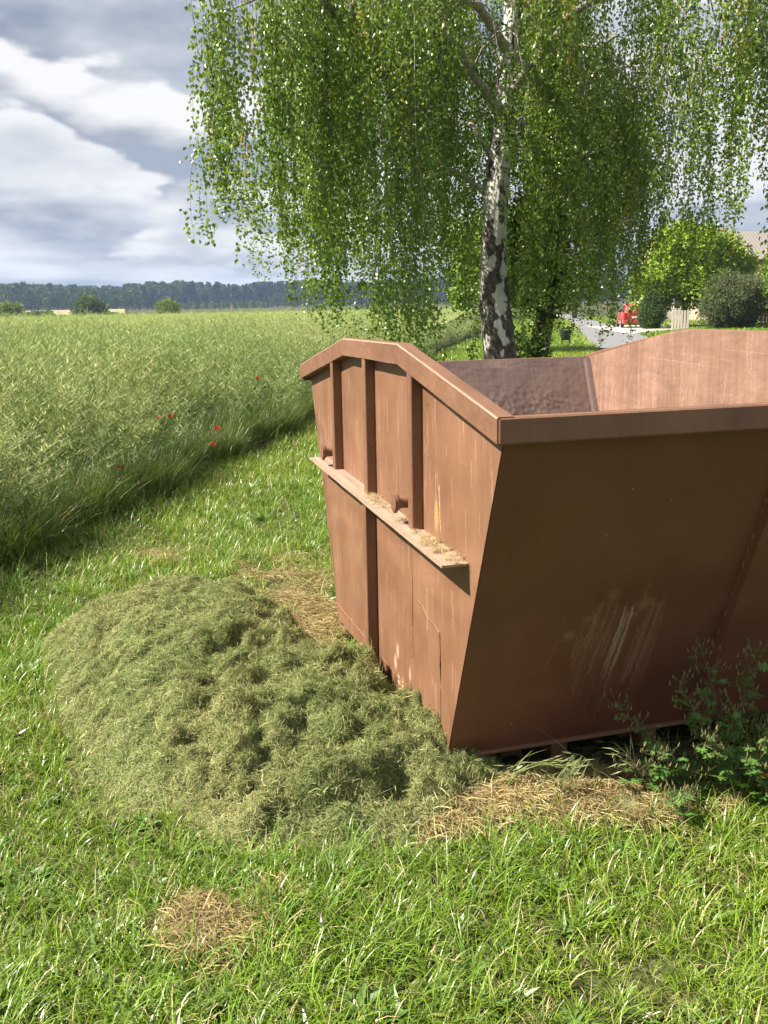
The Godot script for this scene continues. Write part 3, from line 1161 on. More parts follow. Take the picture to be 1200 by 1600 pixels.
func make_grass() -> void:
	var root := Color(0.118, 0.208, 0.017)
	var tip := Color(0.210, 0.318, 0.028)
	var near := []
	for k in 7:
		near.append(tuft(18, 0.03, 0.115, 0.0031, 0.040, 1.25, root, tip, 0.09))
	for k in 2:
		near.append(tuft(9, 0.08, 0.18, 0.0038, 0.03, 1.25, root, Color(0.21, 0.34, 0.07), 0.05))
	near.append(tuft(12, 0.05, 0.13, 0.0028, 0.05, 1.4, Color(0.24, 0.20, 0.10), Color(0.45, 0.38, 0.20), 1.0))
	# broad weed leaves among the blades
	for k in 2:
		var wd := MB.new()
		for b in 9:
			var a := b * 2.4 + rnd(-0.3, 0.3)
			var d := Vector3(cos(a), rnd(0.25, 0.8), sin(a)).normalized()
			wd.col = Color(0.085, 0.165, 0.03).lerp(Color(0.14, 0.23, 0.045), rng.randf())
			wd.leaf(Vector3(rnd(-0.01, 0.01), 0.005, rnd(-0.01, 0.01)), d, d.cross(UP).normalized(), rnd(0.035, 0.075), rnd(0.014, 0.026), 0.22)
		near.append(wd.mesh(mats["grass"]))
	var far := []
	for k in 4:
		far.append(tuft(12, 0.08, 0.17, 0.012, 0.12, 0.8, root, tip, 0.05))
	var lawn := thing("lawn_grass", "bright green unmown grass covering the verge round the skip", "grass")
	lawn.set_meta("kind", "stuff")
	var wn := []
	var tn := []
	for k in near.size():
		wn.append([]); tn.append([])
	var wf := []
	var tf := []
	for k in far.size():
		wf.append([]); tf.append([])
	# [z from, z to, tufts per square metre, scale]
	for band in [[-0.6, -2.9, 1150, 1.0], [-2.9, -4.5, 850, 1.05], [-4.5, -7.0, 520, 1.15], [-7.0, -11.0, 300, 1.3], [-11.0, -18.0, 150, 1.6]]:
		var za: float = band[0]
		var zb: float = band[1]
		var xl := maxf(zb * 0.50 - 0.5, -3.4 - (zb + 6.0) * 0.171)
		var xr := minf(-zb * 0.50 + 0.6, 7.6)
		var total := int((xr - xl) * (za - zb) * float(band[2]))
		for i in total:
			var x := rnd(xl, xr)
			var z := rnd(zb, za)
			if x < field_edge(z) - 0.5 or in_skip(x, z, -0.02) or (in_skip(x, z, 0.27) and z > -3.4) or x > road_left(z) - 0.1:
				continue
			if z > -5.5 and z < -2.5 and x < 0.6 and heap_height(x, z) > 0.0:
				continue
			var b := bareness(x, z)
			var k := rng.randi() % 9
			if b > 0 and rng.randf() < b:
				if rng.randf() < 0.62:
					continue
				k = 9 if rng.randf() < 0.6 else rng.randi() % 7
			elif k >= 7 and rng.randf() < 0.45:
				k = rng.randi() % 7
			elif rng.randf() < 0.035:
				k = 9
			elif rng.randf() < 0.06 + 0.12 * maxf(0.0, noise.get_noise_2d(x * 90.0 + 600.0, z * 90.0)):
				k = 10 + rng.randi() % 2
			var patch := noise.get_noise_2d(x * 55.0, z * 55.0)
			var big := noise.get_noise_2d(x * 18.0 + 300.0, z * 18.0)
			if k != 9 and rng.randf() < 0.12 - patch * 0.5:
				continue
			var s: float = float(band[3]) * (0.78 + 0.5 * rng.randf() + patch * 0.35) * (1.0 - 0.35 * b)
			wn[k].append(Transform3D(Basis(UP, rnd(0, TAU)).rotated(Vector3(rnd(-1, 1), 0, rnd(-1, 1)).normalized(), rnd(0, 0.28)).scaled(Vector3(s, s * rnd(0.8, 1.1), s)), Vector3(x, land(x, z), z)))
			var c := Color(0.95, 0.98, 1.0).lerp(Color(1.35, 1.14, 0.95), clampf(0.45 + big * 0.9 + rnd(-0.25, 0.25), 0, 1))
			tn[k].append(Color(1, 1, 1) * rnd(0.8, 1.15) if k == 9 else c)
	for band in [[-18.0, -34.0, 34, 1.3], [-34.0, -64.0, 20, 1.7], [-64.0, -130.0, 4, 2.6]]:
		var za: float = band[0]
		var zb: float = band[1]
		for side in 2:
			var total := int(16.0 * (za - zb) * float(band[2]))
			for i in total:
				var z := rnd(zb, za)
				var x := field_edge(z) + rng.randf() * (road_left(z) - field_edge(z)) if side == 0 else road_left(z) + 3.3 + rng.randf() * 14.0
				if side == 0 and i > total * 0.55:
					break
				if side == 1 and (x < 0.5 or (x > 12.9 and x < 18.6 and z < -50.5 and z > -70.0 and x - 12.9 < (-50.5 - z) * 0.74 + 0.2)):
					continue
				var k := rng.randi() % 4
				var s: float = float(band[3]) * rnd(0.7, 1.2)
				wf[k].append(Transform3D(Basis(UP, rnd(0, TAU)).scaled(Vector3(s * 1.4, s * 0.8, s * 1.4)), Vector3(x, land(x, z), z)))
				tf[k].append(Color(0.95, 1, 1).lerp(Color(1.3, 1.12, 0.95), clampf(0.5 + noise.get_noise_2d(x * 18.0 + 300.0, z * 18.0), 0, 1)))
	for k in near.size():
		scatter("tufts", near[k], wn[k], tn[k], lawn)
	for k in far.size():
		scatter("far_tufts", far[k], wf[k], tf[k], lawn)

	# dead hay lying on the bare spots
	var hay := MB.new()
	for b in 22:
		var a := rnd(0, TAU)
		var d := Vector3(cos(a), rnd(-0.05, 0.22), sin(a)).normalized()
		var at := Vector3(rnd(-0.06, 0.06), rnd(0.0, 0.02), rnd(-0.06, 0.06))
		var L := rnd(0.04, 0.12)
		var c := Color(0.26, 0.20, 0.10).lerp(Color(0.60, 0.53, 0.30), rng.randf()) * rnd(0.6, 1.1)
		hay.ribbon([at - d * L * 0.5, at + UP * rnd(0, 0.02), at + d * L * 0.5], [0.0007, 0.0013, 0.0005], d.cross(UP).normalized().rotated(d, rnd(-1, 1)), [c, c, c])
	var hm := hay.mesh(mats["clippings"])
	var stuff := thing("dead_hay", "straw coloured dead grass matted on bare ground by the skip", "hay")
	stuff.set_meta("kind", "stuff")
	var wh := []
	var th := []
	for i in 10000:
		var k: Array = BARE[rng.randi() % BARE.size()]
		var x: float = k[0] + rnd(-1.3, 1.3) * k[2]
		var z: float = k[1] + rnd(-1.3, 1.3) * k[3]
		var b := bareness(x, z)
		if rng.randf() > b or in_skip(x, z, -0.1) or (rng.randf() > 0.35 and k[4] < 0.8):
			continue
		var s := rnd(0.5, 1.1)
		wh.append(Transform3D(Basis(UP, rnd(0, TAU)).rotated(Vector3(rnd(-1, 1), 0, rnd(-1, 1)).normalized(), rnd(0, 0.3)).scaled(Vector3(s, s, s)), Vector3(x, land(x, z) + 0.004 + rng.randf() * 0.05 * b, z)))
		th.append(Color(0.8, 0.72, 0.66).lerp(Color(1.1, 1.05, 0.85), rng.randf()))
	scatter("hay_wisps", hm, wh, th, stuff)
	# bits of straw that lie on the skip's rail
	var bits := MB.new()
	for b in 5:
		var a := rnd(0, TAU)
		var d := Vector3(cos(a), rnd(-0.1, 0.25), sin(a)).normalized()
		var at := Vector3(rnd(-0.012, 0.012), rnd(0.002, 0.012), rnd(-0.012, 0.012))
		var c := Color(0.34, 0.25, 0.10).lerp(Color(0.52, 0.43, 0.24), rng.randf())
		var L := rnd(0.03, 0.075)
		bits.ribbon([at - d * L * 0.5, at + UP * 0.004, at + d * L * 0.5], [0.0004, 0.0008, 0.0004], d.cross(UP).normalized(), [c, c, c])
	var bm := bits.mesh(mats["clippings"])
	var wb := []
	var tb := []
	var frame := Transform3D(Basis(UP, SKIP_TURN), SKIP_AT)
	for i in 170:
		var u: float = [0.56, 0.66, 0.50, 0.90, 1.28, 1.20, 0.40][rng.randi() % 7] + rnd(-0.09, 0.09)
		if u > 0.766 and u < 0.856 or u > 1.37 and u < 1.45:
			continue
		var v := rnd(-0.025, 0.035)
		wb.append(frame * Transform3D(Basis(UP, rnd(0, TAU)).scaled(Vector3.ONE * rnd(0.6, 1.1)), P(u, v, 0.858 + 0.030 * (u - 0.325))))
		tb.append(Color(1, 1, 1) * rnd(0.8, 1.1))
	var litter := thing("straw_litter", "dry yellow straw bits lying on the skip's side rail", "straw")
	litter.set_meta("kind", "stuff")
	scatter("straw", bm, wb, tb, litter)


# ---------------------------------------------------------------- rapeseed
func rape_plant(tall: float, lush: float) -> ArrayMesh:
	var mb := MB.new()
	var stemc := Color(0.20, 0.29, 0.10)
	var lean := Vector3(rnd(-0.14, 0.14), 1, rnd(-0.14, 0.14))
	var top := lean * tall
	var stem := []
	for i in 6:
		var t := i / 5.0
		stem.append(Vector3(0, -0.02, 0).lerp(top, t) + Vector3(sin(t * 3.0), 0, cos(t * 2.6) - 1.0) * 0.03)
	mb.col = stemc
	mb.tube(stem, [0.006, 0.0055, 0.005, 0.004, 0.003, 0.0015], 3, false)
	var nb := 9
	for b in nb:
		var t := lerpf(0.38, 0.93, (b + rng.randf() * 0.7) / nb)
		var f := t * 5.0
		var i := mini(int(f), 4)
		var at: Vector3 = stem[i].lerp(stem[i + 1], f - i)
		var a := b * 2.4 + rnd(-0.5, 0.5)
		var out := Vector3(cos(a), 0, sin(a))
		var L := rnd(0.28, 0.55) * (1.2 - 0.45 * t)
		var tilt := rnd(0.35, 0.85)
		var p1 := at + (out * sin(tilt) + UP * cos(tilt)) * L * 0.5
		var droop := rnd(-0.25, 0.55)
		var p2 := p1 + (out * sin(tilt + droop) + UP * cos(tilt + droop)) * L * 0.5
		mb.col = stemc
		mb.tube([at, p1, p2], [0.0028, 0.002, 0.001], 3, false)
		var pods := int(rnd(10, 16))
		for k in pods:
			var s := lerpf(0.22, 1.0, float(k) / pods)
			var q := bez(at, p1, p2, s)
			var w := a + k * 2.2
			var d := (Vector3(cos(w), 0, sin(w)) * rnd(0.6, 1.0) + UP * rnd(0.35, 0.9)).normalized()
			var c := Color(0.235, 0.33, 0.115).lerp(Color(0.56, 0.53, 0.30), clampf(rnd(-0.3, 0.9), 0, 1)) * rnd(0.8, 1.15)
			var pl := rnd(0.045, 0.075)
			mb.ribbon([q, q + d * 0.016, q + d * pl * 0.7 + UP * 0.004, q + d * (pl + 0.012)], [0.0005, 0.0024, 0.0024, 0.0003], d.cross(UP).normalized().rotated(d, rnd(0, PI)), [c, c, c, c])
	# stem leaves low down
	for k in int(5 * lush):
		var t := rnd(0.1, 0.5)
		var a := rnd(0, TAU)
		var d := Vector3(cos(a), rnd(-0.3, 0.5), sin(a)).normalized()
		mb.col = Color(0.075, 0.135, 0.045) * rnd(0.7, 1.2)
		mb.leaf(stem[0].lerp(top, t), d, d.cross(UP).normalized(), rnd(0.08, 0.18), rnd(0.02, 0.05))
	return mb.mesh(mats["crop"])


func make_crop() -> void:
	var crop := thing("rapeseed_crop", "dense ripening rapeseed field with pale green pods to the horizon", "crop")
	crop.set_meta("kind", "stuff")
	var variants := []
	for k in 7:
		variants.append(rape_plant(rnd(1.18, 1.38), 1.0))
	var where := []
	var tint := []
	for k in variants.size():
		where.append([]); tint.append([])
	for band in [[-3.0, -9.0, 34.0, 1.0], [-9.0, -16.0, 25.0, 1.0], [-16.0, -32.0, 15.0, 1.1], [-32.0, -70.0, 6.5, 1.25], [-70.0, -150.0, 2.0, 1.6], [-150.0, -275.0, 0.8, 2.3]]:
		var za: float = band[0]
		var zb: float = band[1]
		var xl := zb * 0.47 - 1.5
		var xr := field_edge(zb)
		var total := int((xr - xl) * (za - zb) * float(band[2]))
		for i in total:
			var z := rnd(zb, za)
			var x := rnd(xl, xr)
			var inside := field_edge(z) + noise.get_noise_1d(z * 60.0) * 0.35 - x
			if inside < 0.0 or x < z * 0.47 - 1.5:
				continue
			var k := rng.randi() % variants.size()
			var s: float = float(band[3])
			var tall := (0.90 + 0.14 * rng.randf() + (0.2 * rng.randf() if rng.randf() < 0.12 else 0.0) + 0.07 * noise.get_noise_2d(x * 22.0, z * 22.0)) * (0.62 + 0.38 * smooth01(0.0, 0.9, inside))
			where[k].append(Transform3D(Basis(UP, rnd(0, TAU)).rotated(Vector3(rnd(-1, 1), 0, rnd(-1, 1)).normalized(), rnd(0, 0.16)).scaled(Vector3(s, tall, s)), Vector3(x, land(x, z), z)))
			var g := noise.get_noise_2d(x * 9.0 + 80.0, z * 9.0)
			tint[k].append(Color(0.86, 0.98, 0.85).lerp(Color(1.2, 1.1, 1.05), clampf(0.5 + g + rnd(-0.3, 0.3), 0, 1)))
	for k in variants.size():
		scatter("plants", variants[k], where[k], tint[k], crop)
	# under-storey of the far crop: one deep uneven canopy that the far plants stand in
	var m := material("crop canopy", Color.WHITE, 0.95)
	m.albedo_texture = ntex(0.05, 5, [[0.0, lin(0.18, 0.22, 0.08)], [0.5, lin(0.36, 0.37, 0.18)], [1.0, lin(0.56, 0.52, 0.30)]], 512, 71)
	m.uv1_triplanar = true
	m.uv1_world_triplanar = true
	m.uv1_scale = Vector3(0.22, 0.22, 0.22)
	m.metallic_specular = 0.1
	var mb := MB.new()
	mb.grid(260, 240, func(s: float, t: float) -> Vector3:
		var z := -24.0 - 256.0 * pow(t, 1.7)
		var x := lerpf(z * 0.5 - 8.0, field_edge(z) - 0.6, s)
		var lift := 1.12 - 0.35 * smooth01(-60.0, -24.0, z) + 0.10 * fine.get_noise_2d(x * 30.0, z * 30.0) + 0.05 * noise.get_noise_2d(x * 22.0, z * 22.0)
		if s > 0.999 or t < 0.001 or t > 0.999:
			lift = 0.0
		return Vector3(x, land(x, z) + lift, z), func(s: float, t: float) -> Vector2: return Vector2(s, t))
	var o := part("canopy", mb, m, crop)
	o.set_meta("kind", "stuff")
	# rank grass and weeds along the foot of the crop
	var rank := []
	for k in 4:
		rank.append(tuft(11, 0.28, 0.66, 0.0055, 0.06, 0.75, Color(0.12, 0.20, 0.035), Color(0.17, 0.25, 0.05), 0.10))
	for k in 2:
		rank.append(tuft(9, 0.35, 0.75, 0.004, 0.05, 0.5, Color(0.13, 0.20, 0.05), Color(0.20, 0.26, 0.09), 0.12))
	var edge := thing("rank_grass", "tall dark grass along the foot of the rapeseed", "grass")
	edge.set_meta("kind", "stuff")
	var we := []
	var te := []
	for k in rank.size():
		we.append([]); te.append([])
	for i in 9000:
		var z := -3.0 - 27.0 * pow(rng.randf(), 1.3)
		var across := rnd(-0.9, 0.18) * rng.randf() + noise.get_noise_1d(z * 60.0) * 0.35
		var x := field_edge(z) + across
		var k := rng.randi() % rank.size()
		var s := rnd(0.55, 1.0) * (1.0 - 0.5 * smooth01(-0.1, 0.4, across))
		we[k].append(Transform3D(Basis(UP, rnd(0, TAU)).scaled(Vector3(1, s, 1)), Vector3(x, land(x, z), z)))
		te[k].append(Color(1, 1, 1) * rnd(0.8, 1.2))
	for k in rank.size():
		scatter("rank_tufts", rank[k], we[k], te[k], edge)
	# poppies in the edge of the crop
	var spots := [[-1.78, -10.1, 0.42, "upper of the two red poppies close together at the crop's foot"], [-1.80, -9.9, 0.28, "lower of the two red poppies close together at the crop's foot"], [-1.62, -12.3, 0.78, "small red poppy high among the rapeseed nearest the skip"], [-2.22, -9.4, 0.62, "orange red poppy in the dark crop, left of its neighbour"], [-2.12, -9.45, 0.63, "orange red poppy in the dark crop, right of its neighbour"], [-2.30, -8.2, 0.33, "half hidden red poppy low in the rank grass"]]
	for s in spots:
		var p := thing("poppy", s[3], "flower", Vector3(s[0], land(s[0], s[1]), s[1]), 0.0, "poppies along the crop")
		var h: float = s[2]
		var mbs := MB.new()
		mbs.col = Color(0.1, 0.15, 0.05)
		mbs.tube([Vector3.ZERO, Vector3(0.02, h * 0.6, 0.03), Vector3(0.05, h, 0.08)], [0.0025, 0.002, 0.002], 5)
		part("stem", mbs, mats["crop"], p)
		for k in 4:
			var mp := MB.new()
			mp.col = Color(0.62, 0.045, 0.015) * rnd(0.85, 1.1)
			var a := TAU * k / 4.0
			var out := Vector3(cos(a), 0, sin(a))
			var side := out.cross(UP)
			var c := Vector3(0.05, h, 0.08)
			var rows := []
			for q in 4:
				var w := q / 3.0
				rows.append(c + out * 0.030 * sin(w * 1.5) + UP * 0.030 * w * w)
			mp.ribbon(rows, [0.004, 0.015, 0.022, 0.016], side)
			part("petal", mp, mats["petal"], p)
		var eye := MB.new()
		eye.col = Color(0.02, 0.02, 0.015)
		eye.lathe([Vector2(0.0001, 0), Vector2(0.008, 0.004), Vector2(0.008, 0.012), Vector2(0.0001, 0.017)], 8, Vector3(0.05, h, 0.08))
		part("seed_head", eye, mats["crop"], p)


# ---------------------------------------------------------------- birch
# hanging curtains of twigs: x, z, lowest and highest point, radius, density
const CURTAINS := [[-1.38,-8.8,2.2,4.39,0.17,1.7],[-1.23,-9,2.57,4.55,0.15,1.3],[-1.48,-9.1,2.41,3.98,0.09,1.2],[-1.12,-9.6,3.17,4.75,0.22,0.9],[-0.91,-9.4,2.54,4.68,0.24,1],[-1.05,-10.5,3.41,5.03,0.25,0.8],[-0.79,-9.88,1.97,4.83,0.26,1],[-0.96,-11.35,2.95,5.3,0.28,1],[-1.14,-13.13,2.17,5.88,0.32,0.9],[-0.62,-10.08,1.66,4.89,0.26,1],[-0.61,-11.92,2.23,5.48,0.28,1],[-0.75,-13.44,1.72,5.97,0.32,0.9],[-0.44,-10.24,1.42,4.94,0.26,1],[-0.49,-11.04,2.38,5.2,0.28,1],[-0.67,-13.43,1.64,5.96,0.32,0.9],[-0.25,-10.71,1.38,5.09,0.26,1],[-0.17,-11.93,2.27,5.48,0.28,1],[-0.21,-13.39,1.6,5.94,0.32,0.9],[-0.03,-9.97,1.29,4.85,0.26,1],[0.02,-12.15,2.24,5.54,0.28,1],[0.08,-13.74,2.14,6.05,0.32,0.9],[0.17,-10.61,1.2,5.05,0.26,1],[0.16,-11.34,2.07,5.28,0.28,1],[0.15,-13.49,1.27,5.97,0.32,0.9],[0.39,-9.94,1.16,4.83,0.26,1],[0.6,-12.01,2.16,5.49,0.28,1],[0.56,-13.6,1.91,6,0.32,0.9],[0.67,-10.69,1.15,5.07,0.26,1],[0.78,-12.04,2.09,5.5,0.28,1],[0.99,-14.02,1.87,6.13,0.32,0.9],[1.03,-13.61,1.18,6,0.32,0.9],[1.43,-14.04,1.26,6.13,0.32,0.9],[1.93,-12.95,1.47,5.63,0.28,1],[1.87,-11.88,1.46,5.43,0.24,1],[2.19,-14.79,2.09,6.19,0.28,1],[2.06,-11.82,1.3,5.41,0.24,1],[2.25,-13.04,1.73,5.65,0.28,1],[2.18,-11.5,1.9,5.3,0.24,1],[2.69,-14.12,2.5,5.98,0.28,1],[2.25,-11.12,1.82,5.18,0.24,1],[2.9,-14.61,2.17,6.13,0.28,1],[2.67,-11.93,1.07,4.22,0.24,1],[2.81,-12.89,1.45,4.2,0.28,1],[2.93,-12.3,1.83,4.29,0.24,1],[2.95,-12.66,2.45,4.15,0.28,1],[2.9,-11.37,1.81,4.09,0.24,1],[3.52,-14.36,2.36,4.48,0.28,1],[3.33,-12.34,2.21,4.29,0.24,1],[3.44,-13.29,2.76,4.27,0.28,1],[2.15,-13.92,1.07,5.14,0.3,1],[2.25,-13.44,1.26,5.02,0.3,1],[2.27,-12.53,1.52,4.79,0.3,1],[2.77,-13.86,1.68,5.11,0.3,1],[3,-13.05,1.38,4.91,0.3,1],[2.82,-13.54,2.28,5.03,0.3,1],[2.95,-12.23,1.98,4.7,0.3,1],[2.98,-10.54,2.13,4.98,0.17,0.6],[3.19,-11,2.62,5.13,0.2,0.8],[3.3,-10.45,2.57,4,0.15,0.7],[3.59,-10.89,2.44,4.35,0.15,0.6],[4.15,-11.93,2.03,5.41,0.17,1],[3.94,-10.8,1.92,5.05,0.17,1],[3.76,-10.22,2.48,4.87,0.16,0.8],[3.37,-10.28,3.36,4.89,0.25,1],[3.71,-10.51,3.39,4.96,0.25,1],[4.46,-11.61,2.66,5.3,0.12,0.7],[4.12,-10.85,3.76,5.06,0.25,0.8],[4.37,-10.72,2.77,5.02,0.3,0.8],[4.52,-10.37,2.35,4.91,0.3,0.9],[2.43,-13.74,3.97,6.77,0.32,0.9],[2.29,-11.78,4.19,6.04,0.32,0.9],[1.81,-11.03,3.12,5.76,0.32,0.9],[0.76,-10.89,2.85,5.72,0.32,0.9],[0.4,-12.67,3.44,6.4,0.32,0.9],[-0.06,-10.82,3.51,5.71,0.32,0.9],[-0.45,-10.44,3.7,5.58,0.32,0.9],[3.16,-12.02,4.22,6.11,0.32,0.9],[3.16,-11.17,3.78,5.79,0.32,0.9],[1.2,-10.6,2.56,4.55,0.07,0.8],[1.43,-10.4,2.79,4.26,0.08,0.8],[1.36,-10.9,3.5,4.88,0.06,0.6]]

func bark_image() -> Image:
	var w := 256
	var h := 1024
	var im := Image.create(w, h, false, Image.FORMAT_RGB8)
	var f := FastNoiseLite.new()
	f.seed = 4
	f.fractal_octaves = 4
	f.frequency = 0.01
	for y in h:
		var up := 1.0 - float(y) / h          # 0 at the root, 1 high in the crown
		for x in w:
			# wrap round the stem
			var a := TAU * x / w
			var cx := cos(a) * 40.0
			var cz := sin(a) * 40.0
			var n0 := f.get_noise_3d(cx * 1.4, y * 1.1, cz * 1.4)
			var n1 := f.get_noise_3d(cx * 2.5 + 300.0, y * 2.0, cz * 2.5)
			var n2 := f.get_noise_3d(cx * 1.2, y * 9.0 + 77.0, cz * 1.2)
			var n3 := f.get_noise_3d(cx * 8.0, y * 8.0, cz * 8.0 + 50.0)
			var white := Color(0.66, 0.63, 0.57).lerp(Color(0.42, 0.40, 0.36), clampf(0.35 + n0 * 0.9 + n3 * 0.5, 0, 1))
			var dark := Color(0.035, 0.03, 0.026).lerp(Color(0.12, 0.10, 0.085), clampf(0.5 + n3 * 1.2, 0, 1))
			# fissured plates take over towards the foot; short dark bands higher up
			var root := 1.0 - smooth01(0.05, 0.42, up)
			var k := smooth01(0.06 - 0.42 * root, 0.14 - 0.38 * root, n1 + 0.25 * n0)
			k = maxf(k, 0.75 * smooth01(0.26, 0.36, n2 + 0.18 * n1))
			k = maxf(k, smooth01(0.33, 0.4, n0 + 0.25 * n3))
			im.set_pixel(x, y, white.lerp(dark, clampf(k, 0, 1)).linear_to_srgb())
	return im


func twig(leaves: int, long: float, wide: float, c0: Color, c1: Color, size := 0.052) -> ArrayMesh:
	var mb := MB.new()
	var pts := []
	var rr := []
	var sway := rnd(-0.05, 0.05)
	for i in 6:
		var t := i / 5.0
		pts.append(Vector3(sway * sin(t * 3.0), -long * t, rnd(-0.02, 0.02)))
		rr.append(0.0022 * (1.0 - 0.7 * t))
	mb.col = Color(0.10, 0.055, 0.035)
	mb.tube(pts, rr, 3, false)
	for k in leaves:
		var t := pow(rng.randf(), 0.85)
		var f := t * 5.0
		var i := mini(int(f), 4)
		var at: Vector3 = pts[i].lerp(pts[i + 1], f - i)
		var a := rnd(0, TAU)
		var out := Vector3(cos(a), 0, sin(a))
		var reach := wide * rng.randf() * (1.0 - 0.55 * t)
		var drop := reach * rnd(0.3, 1.3)
		var q := at + out * reach - UP * drop
		var along := (out * rnd(0.0, 0.7) - UP * rnd(0.6, 1.2) + Vector3(rnd(-1, 1), 0, rnd(-1, 1)) * 0.35).normalized()
		var across := along.cross(Vector3(rnd(-1, 1), rnd(-0.3, 0.3), rnd(-1, 1)).normalized()).normalized()
		mb.col = c0.lerp(c1, rng.randf()) * rnd(0.75, 1.25)
		mb.col.a = 1.0
		mb.leaf(q, along, across, size * rnd(0.6, 1.25), size * rnd(0.5, 0.85), rnd(0.05, 0.3))
	return mb.mesh(mats["birch leaf"])


func make_birch() -> void:
	var base := Vector3(1.50, 0, -12.0)
	var t := thing("birch_tree", "tall weeping birch with black and white trunk behind the skip", "tree", base)
	var bark := material("birch bark", Color.WHITE, 0.85)
	bark.albedo_texture = ImageTexture.create_from_image(bark_image())
	bark.heightmap_enabled = true
	bark.heightmap_texture = ntex(0.03, 4, [], 256, 81)
	bark.heightmap_scale = 2.5
	var limbm := material("birch limb bark", Color.WHITE, 0.85)
	limbm.albedo_texture = ntex(0.03, 4, [[0.0, lin(0.06, 0.05, 0.04)], [0.40, lin(0.22, 0.19, 0.165)], [1.0, lin(0.52, 0.48, 0.43)]], 256, 83)
	limbm.uv1_triplanar = true
	limbm.uv1_scale = Vector3(3, 3, 3)
	# trunk
	var axis := [Vector3(0.06, -0.1, 0), Vector3(0.02, 0.35, 0), Vector3(-0.03, 1.05, 0), Vector3(-0.10, 1.7, 0.0), Vector3(-0.12, 2.25, 0.02), Vector3(-0.09, 2.95, 0.02), Vector3(-0.01, 3.7, 0.0), Vector3(0.05, 4.5, -0.05), Vector3(0.10, 5.1, -0.05), Vector3(0.14, 6.5, 0.0), Vector3(0.05, 8.2, 0.1), Vector3(0.0, 10.4, 0.05), Vector3(0.05, 11.6, 0.0)]
	var rad := [0.32, 0.245, 0.205, 0.185, 0.160, 0.150, 0.132, 0.115, 0.10, 0.082, 0.06, 0.03, 0.008]
	var pts := []
	var rr := []
	for i in axis.size() - 1:
		for s in 6:
			var w := s / 6.0
			var a: Vector3 = axis[maxi(i - 1, 0)]
			var b: Vector3 = axis[i]
			var c: Vector3 = axis[i + 1]
			var d: Vector3 = axis[mini(i + 2, axis.size() - 1)]
			pts.append(b.cubic_interpolate(c, a, d, w))
			rr.append(lerpf(rad[i], rad[i + 1], w) * (1.0 + 0.05 * noise.get_noise_1d((i + w) * 180.0)))
	var mb := MB.new()
	mb.tube(pts, rr, 24)
	for i in mb.v.size():
		mb.uv[i].y = 1.0 - clampf(mb.uv[i].y / 6.2, 0.0, 0.999)
		var w := mb.uv[i].x * TAU
		mb.v[i] += mb.n[i] * 0.012 * fine.get_noise_3d(cos(w) * 60.0, mb.v[i].y * 60.0, sin(w) * 60.0) * (1.0 + 1.5 * smooth01(1.8, 0.2, mb.v[i].y))
	part("trunk", mb, bark, t)
	# curtains in the tree's own axes, plus the unseen upper crown
	var list := []
	for c in CURTAINS:
		list.append([c[0] - base.x, c[1] - base.z, c[2], c[3], c[4], c[5]])
	for k in 44:
		var a := k * 2.4
		var r := sqrt(rng.randf()) * 3.3
		var top := 11.0 - r * 1.1 - rng.randf() * 1.6
		list.append([cos(a) * r, sin(a) * r, maxf(top - rnd(1.0, 2.0), 5.6), top, 0.4, 0.5])
	for k in 8:
		var a := -PI / 2 + 0.25 + (k - 3) * 0.17
		var r := rnd(2.2, 3.6)
		list.append([cos(a) * r, sin(a) * r, rnd(1.4, 2.6), rnd(5.0, 6.5), 0.36, 0.9])
	# main limbs go out from the trunk; each curtain hangs from the nearest, by a thin bough
	var limbs := []
	var roots := [[2.9, -2.55, 0.4, 3.3], [3.75, -1.9, 1.6, 4.5], [4.5, -2.2, 2.4, 5.3], [4.0, 2.3, 1.3, 5.2], [4.7, 2.7, 0.1, 5.7], [5.3, 0.6, -2.6, 6.5], [5.6, -2.4, -1.0, 6.8], [5.0, 1.2, 2.2, 6.2], [6.3, 1.9, -1.6, 7.6], [6.8, -1.2, 1.4, 8.4], [7.6, 1.0, 1.0, 9.2], [3.4, 1.9, -1.7, 4.4], [3.2, -1.1, -2.1, 4.4]]
	for q in roots:
		var from := Vector3.ZERO
		for i in pts.size() - 1:
			if pts[i].y <= q[0] and pts[i + 1].y > q[0]:
				from = pts[i]
		var to := Vector3(q[1], q[3], q[2])
		var mid := from.lerp(to, 0.45) + UP * (0.55 + 0.2 * (to - from).length() * 0.3)
		var lp := []
		var lr := []
		for s in 13:
			var w := s / 12.0
			lp.append(bez(from, mid, to, w) + Vector3(noise.get_noise_1d(w * 160.0 + q[0] * 900.0), noise.get_noise_1d(w * 160.0 + q[0] * 500.0 + 40.0), noise.get_noise_1d(w * 160.0 + q[0] * 300.0 + 90.0)) * 0.28 * sin(w * PI))
			lr.append(lerpf(0.062, 0.016, pow(w, 0.7)) * (1.0 if q[0] > 3.6 else 0.62))
		var ml := MB.new()
		ml.tube(lp, lr, 8)
		part("limb", ml, limbm, t)
		limbs.append(lp)
	for p0 in [pts]:
		limbs.append(p0.slice(18, 62))
	var boughs := 0
	var twigs := []
	var warm := [Color(0.115, 0.215, 0.036), Color(0.215, 0.32, 0.048)]
	for k in 8:
		twigs.append(twig(56, rnd(0.95, 1.3), rnd(0.08, 0.17), warm[0], warm[1]))
	for k in 3:
		twigs.append(twig(58, rnd(0.9, 1.1), 0.13, Color(0.12, 0.21, 0.032), Color(0.19, 0.29, 0.042)))
	twigs.append(twig(48, 0.95, 0.10, Color(0.30, 0.33, 0.04), Color(0.42, 0.36, 0.05)))
	var where := []
	var tint := []
	for k in twigs.size():
		where.append([]); tint.append([])
